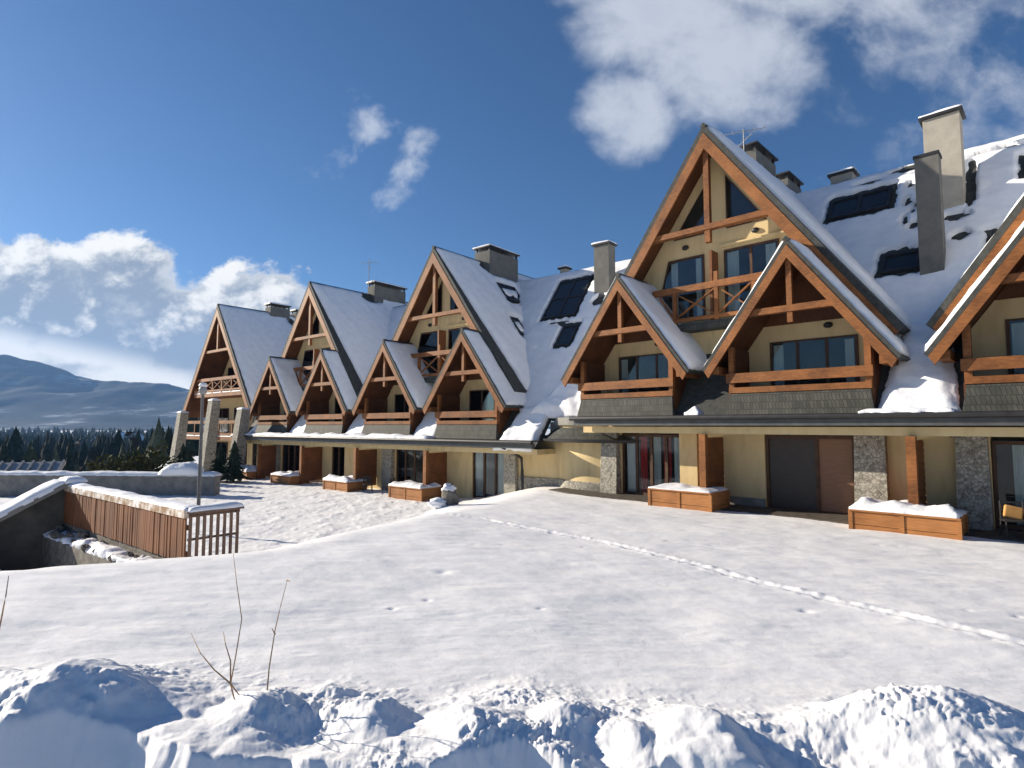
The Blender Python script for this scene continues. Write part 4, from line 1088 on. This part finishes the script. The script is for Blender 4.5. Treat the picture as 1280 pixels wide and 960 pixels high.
weed([[(312,842),(300,822),(305,790),(311,745),(303,700),(298,668)], [(300,822),(280,806),(262,785),(250,764)], [(300,822),(299,795),(292,775),(289,762)], [(300,822),(322,850)]], 3.45, 'branching dry weed with curved stems on the snow bank')
weed([[(343,848),(346,815),(352,770),(358,740),(365,711)], [(352,775),(348,768)], [(365,711),(369,712)]], 3.45, 'single straight dry stalk right of the branching weed')
weed([[(8,822),(12,800),(18,762),(22,732),(24,708)]], 3.9, 'single dry stalk at the left edge of the snow bank')

# =================================================================== vegetation and the valley
def conifer(mb, base, h, r, layers=6, n=9, mi=0):
    bx, by, bz_ = base
    for l in range(layers):
        f0 = l/layers; z0 = bz_+h*(.10+.86*f0); z1 = bz_+h*min(1, .10+.86*(f0+1.75/layers)); rr = r*(1-f0)**.85*random.uniform(.85,1.1)+.05*r
        b = len(mb.v); ph = random.random()*6
        for k in range(n*2):
            a = math.pi*k/n+ph; q = rr*(1.0 if k % 2 == 0 else .62)*random.uniform(.85,1.15)
            mb.v.append((bx+q*math.cos(a), by+q*math.sin(a), z0-(.06*h if k % 2 == 0 else 0)*random.uniform(.4,1.1)))
        mb.v.append((bx, by, z1))
        for k in range(n*2): mb.f.append((b+k, b+(k+1) % (n*2), b+n*2)); mb.m.append(mi)
def leaf_mass(mb, c, rad3, count, size, mi=0, dome=True):
    for _ in range(count):
        d = Vector((random.gauss(0,1), random.gauss(0,1), random.gauss(0,1))).normalized()*(random.random()**.33)
        if dome: d.z = abs(d.z)
        k = 1+.35*math.sin(d.x*5+c[0])*math.cos(d.y*6+c[1])
        p = Vector((c[0]+d.x*rad3[0]*k, c[1]+d.y*rad3[1]*k, c[2]+d.z*rad3[2]*k))
        a = Vector((random.gauss(0,1), random.gauss(0,1), random.gauss(0,.8))).normalized(); b = a.cross(Vector((random.gauss(0,1), random.gauss(0,1), random.gauss(0,1)))).normalized()
        s = size*random.uniform(.6,1.4)
        mb.face([p-a*s*.5, p+b*s*.35, p+a*s*.6, p-b*s*.35], mi)
# evergreen shrubs behind the low wall
for i, (x, y, rx, rz, lb) in enumerate([(-23.2,34.2,2.0,1.55,'bushy olive evergreen shrub behind the low snowy wall'),(-21.6,34.8,1.5,1.9,'taller rounded evergreen shrub right of the bushy olive one')]):
    z0 = -1.2
    r = empty('evergreen_shrub', (x, y, z0)); tag(r, lb, 'shrub', 'shrubs behind the low wall')
    mb = MB(); leaf_mass(mb, (0,0,.1), (rx,1.2,rz+.5), 1500, .22); mb.build('foliage', M['shrub'], r, fix=False)
    mb = MB()
    for k in range(5): mb.tube([(.1*k-.2,0,-.8),(.3*(k-2),.1*k-.2,.9)], [.05,.02], 5)
    mb.build('stems', M['bark'], r)
for i, (x, y, h, lb) in enumerate([(-21.3,37.5,2.6,'small dark spruce left of the stone buttresses'),(-20.4,36.6,2.4,'small dark spruce close to the leftmost stone buttress'),
                                   (-19.4,38.5,2.5,'small snow dusted spruce between two stone buttresses'),(-18.2,38.0,2.8,'small dark spruce below the end gable balconies')]):
    r = empty('young_spruce', (x, y, -1.1)); tag(r, lb, 'tree', 'young spruces by the far gable')
    mb = MB(); conifer(mb, (0,0,.1), h, h*.34, 8, 9); leaf_mass(mb, (0,0,.2), (h*.26,h*.26,h*.7), 260, .16); mb.build('crown', M['snowneedles'], r, fix=False)
    mb = MB(); mb.tube([(0,0,-.4),(0,0,.6)], .07, 6); mb.build('trunk', M['bark'], r)
# far forest (one mass)
mb = MB()
cnt = 0
for i in range(2600):
    az = R_(random.uniform(-60, -8)); r = 95*math.exp(random.random()**1.15*2.1)
    x, y = r*math.sin(az), r*math.cos(az)
    if y < 40 or (az > R_(-31) and r < 100): continue
    if random.random() < .35 and r > 330: continue
    h = random.uniform(5, 14.5)*(1 if r > 130 else .8)
    conifer(mb, (x, y, gz(x, y)-.5), h, h*random.uniform(.15,.30), 5, 5, random.choice((0,0,2)))
for i in range(3600):
    az = R_(random.uniform(-62, -6)); r = 380*math.exp(random.random()*1.15)
    x, y = r*math.sin(az), r*math.cos(az); h = random.uniform(7, 14)
    conifer(mb, (x, y, gz(x, y)-.5), h, h*random.uniform(.22,.38), 3, 4, random.choice((0,2)))
for i in range(260):
    az = R_(random.uniform(-60, -12)); r = 110*math.exp(random.random()*1.5)
    if az > R_(-31) and r < 120: continue
    x, y = r*math.sin(az), r*math.cos(az); w_ = random.uniform(2.2, 4.0)
    leaf_mass(mb, (x, y, gz(x, y)+1.0), (w_, w_, random.uniform(6, 10)), 48, 1.3, 1)
fo = mb.build('forest', [M['needles'], M['twigs'], M['snowneedles']], None, fix=False); tag(fo, 'dark conifer forest filling the valley on the left', 'forest', kind='stuff')
# houses down in the valley
def valley_house(x, y, w, d, h, rz, label):
    z = gz(x, y)
    r = empty('valley_house', (x, y, z), rz); tag(r, label, 'house', 'village houses in the valley')
    m = MB(); m.box(-w/2, w/2, -d/2, d/2, -1, h); m.prism([(-w/2,-d/2,h),(w/2,-d/2,h),(0,-d/2,h+w*.5)], (0,d,0)); m.build('wall', M['oldwood'], r)
    m = MB()
    for sg in (-1, 1): m.prism([(sg*(w/2+.6),-d/2-.6,h-.6),(0,-d/2-.6,h+w*.5+.05),(0,d/2+.6,h+w*.5+.05),(sg*(w/2+.6),d/2+.6,h-.6)], (0,0,.35))
    m.build('roof', M['snow'], r)
    for xx in (-w*.22, w*.22):
        window(r, xx-.6, xx+.6, h*.45, h*.45+1.4, -d/2-.002, bars=1)
def at(u, v, d): return ((u-640)/F*d, d)
for u, d, w, rz, lb in ((122,330,11,.5,'white roofed village house, leftmost in the valley forest'),(152,420,12,-.3,'white roofed house second from left down in the valley'),
                        (174,390,12,.2,'snowy village house near the middle of the valley row'),(196,340,10,.9,'snowy village house nearest the end gable'),(205,460,13,.1,'small distant snowy house seen just left of the end gable')):
    x, y = at(u, 0, d); valley_house(x, y, w*.6, 6, 4.5, rz, lb)
    o = [q for q in bpy.data.objects if q.get('label') == lb][0]; o.location.z += 4.5
# neighbouring shed roof at the left edge
sh = empty('shed', (-30.5, 33.5, -1.2), R_(28)); tag(sh, 'shed with a dark ribbed roof dusted with snow at the far left edge', 'shed')
m = MB(); m.box(-3,3,-2,2,-3,.2); m.build('wall', M['oldwood'], sh)
m = MB(); m.hexa([(-3.4,-2.6,-.2),(3.4,-2.6,-.2),(3.4,2.4,1.5),(-3.4,2.4,1.5),(-3.4,-2.6,-.08),(3.4,-2.6,-.08),(3.4,2.4,1.62),(-3.4,2.4,1.62)])
for i in range(14): x = -3.3+6.6*i/13; m.hexa([(x-.08,-2.6,-.07),(x+.08,-2.6,-.07),(x+.08,2.4,1.63),(x-.08,2.4,1.63),(x-.05,-2.6,.03),(x+.05,-2.6,.03),(x+.05,2.4,1.73),(x-.05,2.4,1.73)])
m.build('roof', M['greymetal'], sh)

# mountain range
xs = np.linspace(-3800, 450, 260); ys = np.linspace(1300, 3100, 90)
XX, YY = np.meshgrid(xs, ys)
uu = 640+F*XX/2200
crest_px = np.interp(uu, [-600,-200,0,60,130,230,330,450,700], [155,122,98,82,66,55,42,22,2])
crest = crest_px/F*2200
pf = np.interp(YY, [1300,1650,2200,2600,3100], [0,.22,1,.75,.3])
ridg = (1-np.abs(fbm(XX*.0022, YY*.0022, 5))*1.7)
ZZ = -14+crest*pf*(.86+.14*ridg) + 23*fbm(XX*.004, YY*.004, 5)*pf*(1-.75*np.exp(-((YY-2200)/150)**2)) - 8*(1-pf)
mb = MB(); mb.v = [tuple(p) for p in np.stack([XX,YY,ZZ], -1).reshape(-1,3)]
ii = np.arange(XX.size).reshape(XX.shape)
mb.f = [tuple(map(int, q)) for q in np.stack([ii[:-1,:-1], ii[:-1,1:], ii[1:,1:], ii[1:,:-1]], -1).reshape(-1,4)]; mb.m = [0]*len(mb.f)
def mount_mat():
    m, nt, b = mat('forested_mountain'); v = objco(nt, (.0032,.0032,.008))
    n = nd(nt, 'ShaderNodeTexNoise'); n.inputs['Scale'].default_value = 1.6; n.inputs['Detail'].default_value = 10; n.inputs['Roughness'].default_value = .62; nt.links.new(v, n.inputs['Vector'])
    nt.links.new(ramp(nt, n.outputs['Fac'], [(.42,(.022,.034,.040)),(.56,(.05,.066,.075)),(.62,(.22,.25,.28)),(.69,(.55,.58,.62))]), b.inputs['Base Color'])
    b.inputs['Roughness'].default_value = .95; b.inputs['Specular IOR Level'].default_value = .05
    return m
mo = mb.build('mountain', mount_mat(), None, smooth=True, fix=False); mo['kind'] = 'structure'

# =================================================================== haze
hz = MB(); hz.box(-4000, 900, -60, 3300, -60, 480)
hzm = bpy.data.materials.new('air_haze'); hzm.use_nodes = True
nt = hzm.node_tree; nt.nodes.remove(nt.nodes['Principled BSDF'])
pv = nt.nodes.new('ShaderNodeVolumePrincipled'); pv.inputs['Color'].default_value = (.27,.52,1,1); pv.inputs['Density'].default_value = 1.3e-4; pv.inputs['Anisotropy'].default_value = .2
nt.links.new(pv.outputs[0], nt.nodes['Material Output'].inputs['Volume'])
ho = hz.build('haze', hzm); ho['kind'] = 'stuff'

# =================================================================== sun, sky, clouds
TH = R_(23.0); EL = R_(20.0)                          # sun relative to the right facade, elevation
e, n_ = WR[1], WR[2]
travel = (e*math.cos(TH)+n_*math.sin(TH)).normalized()   # horizontal direction the light travels
ldir = Vector((travel.x*math.cos(EL), travel.y*math.cos(EL), -math.sin(EL)))
sl = bpy.data.lights.new('sun', 'SUN'); sl.energy = 5.0; sl.angle = R_(.5); sl.color = (1.0,.89,.73)
so_ = bpy.data.objects.new('sun', sl); COL.objects.link(so_); so_.rotation_euler = ldir.to_track_quat('-Z', 'Y').to_euler(); so_.location = (-30, 20, 40)
w = bpy.data.worlds.new('World'); SC.world = w; w.use_nodes = True
nt = w.node_tree; nt.nodes.clear()
out = nt.nodes.new('ShaderNodeOutputWorld')
sk = nt.nodes.new('ShaderNodeTexSky'); sk.sky_type = 'NISHITA'; sk.sun_disc = False
sk.sun_elevation = EL; sk.sun_rotation = math.atan2(-travel.x, -travel.y)
sk.altitude = 900; sk.air_density = 1.0; sk.dust_density = .7; sk.ozone_density = 6
bg = nt.nodes.new('ShaderNodeBackground'); bg.inputs['Strength'].default_value = .055
hs = nt.nodes.new('ShaderNodeHueSaturation'); hs.inputs['Saturation'].default_value = 1.06; nt.links.new(sk.outputs[0], hs.inputs['Color']); nt.links.new(hs.outputs[0], bg.inputs['Color'])

# node expression helpers
def mth(nt, op, a, b=None, c=None, clamp=False):
    n = nt.nodes.new('ShaderNodeMath'); n.operation = op; n.use_clamp = clamp
    for i, x in enumerate((a, b, c)):
        if x is None: continue
        if isinstance(x, (int, float)): n.inputs[i].default_value = x
        else: nt.links.new(x, n.inputs[i])
    return n.outputs[0]
def mrange(nt, v, a, b, c=0, d=1):
    n = nt.nodes.new('ShaderNodeMapRange'); n.interpolation_type = 'SMOOTHSTEP'
    nt.links.new(v, n.inputs['Value']); n.inputs['From Min'].default_value = a; n.inputs['From Max'].default_value = b; n.inputs['To Min'].default_value = c; n.inputs['To Max'].default_value = d
    return n.outputs['Result']
def cloud_group(name, ell, nscale, stretch, lo, hi, amp, off):
    g = bpy.data.node_groups.new(name, 'ShaderNodeTree')
    g.interface.new_socket('A', in_out='INPUT', socket_type='NodeSocketFloat'); g.interface.new_socket('B', in_out='INPUT', socket_type='NodeSocketFloat')
    g.interface.new_socket('Density', in_out='OUTPUT', socket_type='NodeSocketFloat'); g.interface.new_socket('Raw', in_out='OUTPUT', socket_type='NodeSocketFloat')
    gi = g.nodes.new('NodeGroupInput'); go = g.nodes.new('NodeGroupOutput')
    A, B = gi.outputs['A'], gi.outputs['B']
    cb = g.nodes.new('ShaderNodeCombineXYZ'); g.links.new(A, cb.inputs[0]); g.links.new(mth(g, 'MULTIPLY', B, stretch), cb.inputs[1]); cb.inputs[2].default_value = off
    no = g.nodes.new('ShaderNodeTexNoise'); no.inputs['Scale'].default_value = nscale; no.inputs['Detail'].default_value = 12; no.inputs['Roughness'].default_value = .60; no.inputs['Distortion'].default_value = .15
    g.links.new(cb.outputs[0], no.inputs['Vector'])
    m = None
    for (u, v, ru, rv, rot, wgt) in ell:
        a0, b0 = (u-640)/F, (532-v)/F; ca, sa = math.cos(R_(rot)), math.sin(R_(rot))
        x = mth(g, 'SUBTRACT', A, a0); y = mth(g, 'SUBTRACT', B, b0)
        xr = mth(g, 'ADD', mth(g, 'MULTIPLY', x, ca), mth(g, 'MULTIPLY', y, sa)); yr = mth(g, 'SUBTRACT', mth(g, 'MULTIPLY', y, ca), mth(g, 'MULTIPLY', x, sa))
        q = mth(g, 'ADD', mth(g, 'POWER', mth(g, 'ABSOLUTE', mth(g, 'MULTIPLY', xr, F/ru)), 2.0), mth(g, 'POWER', mth(g, 'ABSOLUTE', mth(g, 'MULTIPLY', yr, F/rv)), 2.0))
        k = mth(g, 'MULTIPLY', mth(g, 'SUBTRACT', 1.0, q), wgt)
        k = mth(g, 'MAXIMUM', k, -1.5)
        m = k if m is None else mth(g, 'MAXIMUM', m, k)
    d = mth(g, 'ADD', m, mth(g, 'MULTIPLY', mth(g, 'SUBTRACT', no.outputs['Fac'], .5), amp))
    g.links.new(mrange(g, d, lo, hi), go.inputs[0]); g.links.new(d, go.inputs[1])
    return g
tc = nt.nodes.new('ShaderNodeTexCoord'); sx = nt.nodes.new('ShaderNodeSeparateXYZ'); nt.links.new(tc.outputs['Generated'], sx.inputs[0])
yy = mth(nt, 'MAXIMUM', sx.outputs['Y'], .05)
A = mth(nt, 'DIVIDE', sx.outputs['X'], yy); B = mth(nt, 'DIVIDE', sx.outputs['Z'], yy)
gc = cloud_group('cumulus', [(60,395,210,105,4,1.0),(190,425,150,80,0,.95),(312,378,85,62,0,1.05),(20,335,120,48,0,.75),(150,325,70,40,0,.55),(-260,370,260,140,0,1.0),(150,470,300,46,8,1.0),(420,450,140,60,0,.8),(1700,430,300,110,0,.8)], 10.5, 1.3, .0, .34, 2.3, 3.3)
gw = cloud_group('wisps', [(890,30,180,118,-16,.85),(790,125,80,70,55,.80),(960,-70,300,100,0,.8),(1230,60,190,130,14,.22),(1120,130,60,90,-20,.10),(1500,200,300,180,0,.5)], 5.5, 1.1, -.05, .85, 2.1, 9.1)
gp = cloud_group('puffs', [(450,132,46,36,-40,.55),(505,205,30,70,-28,.75),(412,190,36,26,0,.15)], 15, 1.0, .05, 1.15, 2.6, 5.7)
def use(g, a, b):
    n = nt.nodes.new('ShaderNodeGroup'); n.node_tree = g; nt.links.new(a, n.inputs[0]); nt.links.new(b, n.inputs[1]); return n.outputs[0], n.outputs[1]
dc, rc = use(gc, A, B)
_, rc2 = use(gc, mth(nt, 'ADD', A, -.022), mth(nt, 'ADD', B, .034))   # towards the sun: thin there = bright rim
dw, rw_ = use(gw, A, B); dp, _ = use(gp, A, B); dw = mth(nt, 'MAXIMUM', dw, mth(nt, 'MULTIPLY', dp, .75))
def mixc(f, c0, c1):
    n = nt.nodes.new('ShaderNodeMix'); n.data_type = 'RGBA'; nt.links.new(f, n.inputs['Factor'])
    for s_, c in (('A', c0), ('B', c1)):
        if isinstance(c, tuple): n.inputs[s_].default_value = (*c, 1)
        else: nt.links.new(c, n.inputs[s_])
    return n.outputs['Result']
nb_ = nt.nodes.new('ShaderNodeTexNoise'); nb_.inputs['Scale'].default_value = 7; nb_.inputs['Detail'].default_value = 8
cbn = nt.nodes.new('ShaderNodeCombineXYZ'); nt.links.new(A, cbn.inputs[0]); nt.links.new(mth(nt, 'MULTIPLY', B, 1.8), cbn.inputs[1]); nt.links.new(cbn.outputs[0], nb_.inputs['Vector'])
low = mrange(nt, mth(nt, 'SUBTRACT', B, mth(nt, 'ADD', .058, mth(nt, 'MULTIPLY', mth(nt, 'SUBTRACT', -.57, A), .2187))), .012, .062, 1, 0)                               # bright misty base over the ridge
lit = mrange(nt, mth(nt, 'SUBTRACT', rc, rc2), .06, .72)
lit = mth(nt, 'MAXIMUM', lit, mth(nt, 'MULTIPLY', low, mrange(nt, nb_.outputs['Fac'], .30, .52)))
thin = mrange(nt, rc, .70, .15, 0, .6)                             # thin edges glow
lit = mth(nt, 'MAXIMUM', lit, thin)
ccol = mixc(lit, (.165,.19,.225), (.60,.58,.54))
wcol = mixc(mrange(nt, rw_, -.1, 1.3), (.42,.44,.47), (.31,.335,.385))
sh1 = nt.nodes.new('ShaderNodeBackground'); nt.links.new(ccol, sh1.inputs['Color'])
sh2 = nt.nodes.new('ShaderNodeBackground'); nt.links.new(wcol, sh2.inputs['Color'])
mA = nt.nodes.new('ShaderNodeMixShader'); nt.links.new(mth(nt, 'MULTIPLY', dw, .9), mA.inputs[0]); nt.links.new(bg.outputs[0], mA.inputs[1]); nt.links.new(sh2.outputs[0], mA.inputs[2])
front = mrange(nt, sx.outputs['Y'], .05, .2)
mB = nt.nodes.new('ShaderNodeMixShader'); nt.links.new(mth(nt, 'MULTIPLY', dc, .97), mB.inputs[0]); nt.links.new(mA.outputs[0], mB.inputs[1]); nt.links.new(sh1.outputs[0], mB.inputs[2])
mC = nt.nodes.new('ShaderNodeMixShader'); nt.links.new(front, mC.inputs[0]); nt.links.new(bg.outputs[0], mC.inputs[1]); nt.links.new(mB.outputs[0], mC.inputs[2])
nt.links.new(mC.outputs[0], out.inputs['Surface'])

# =================================================================== camera, view
cd = bpy.data.cameras.new('camera'); cam = bpy.data.objects.new('camera', cd); COL.objects.link(cam)
cam.location = (0, 0, CAMZ); cam.rotation_euler = (math.pi/2+math.atan(HOR/F), 0, 0)
cd.sensor_width = 36; cd.lens = 36*F/1280; cd.clip_start = .05; cd.clip_end = 20000
SC.camera = cam
SC.cycles.diffuse_bounces = 2
SC.render.resolution_x = 1024; SC.render.resolution_y = 768
SC.view_settings.view_transform = 'Standard'; SC.view_settings.look = 'None'; SC.view_settings.gamma = 1
SC.view_settings.exposure = .9
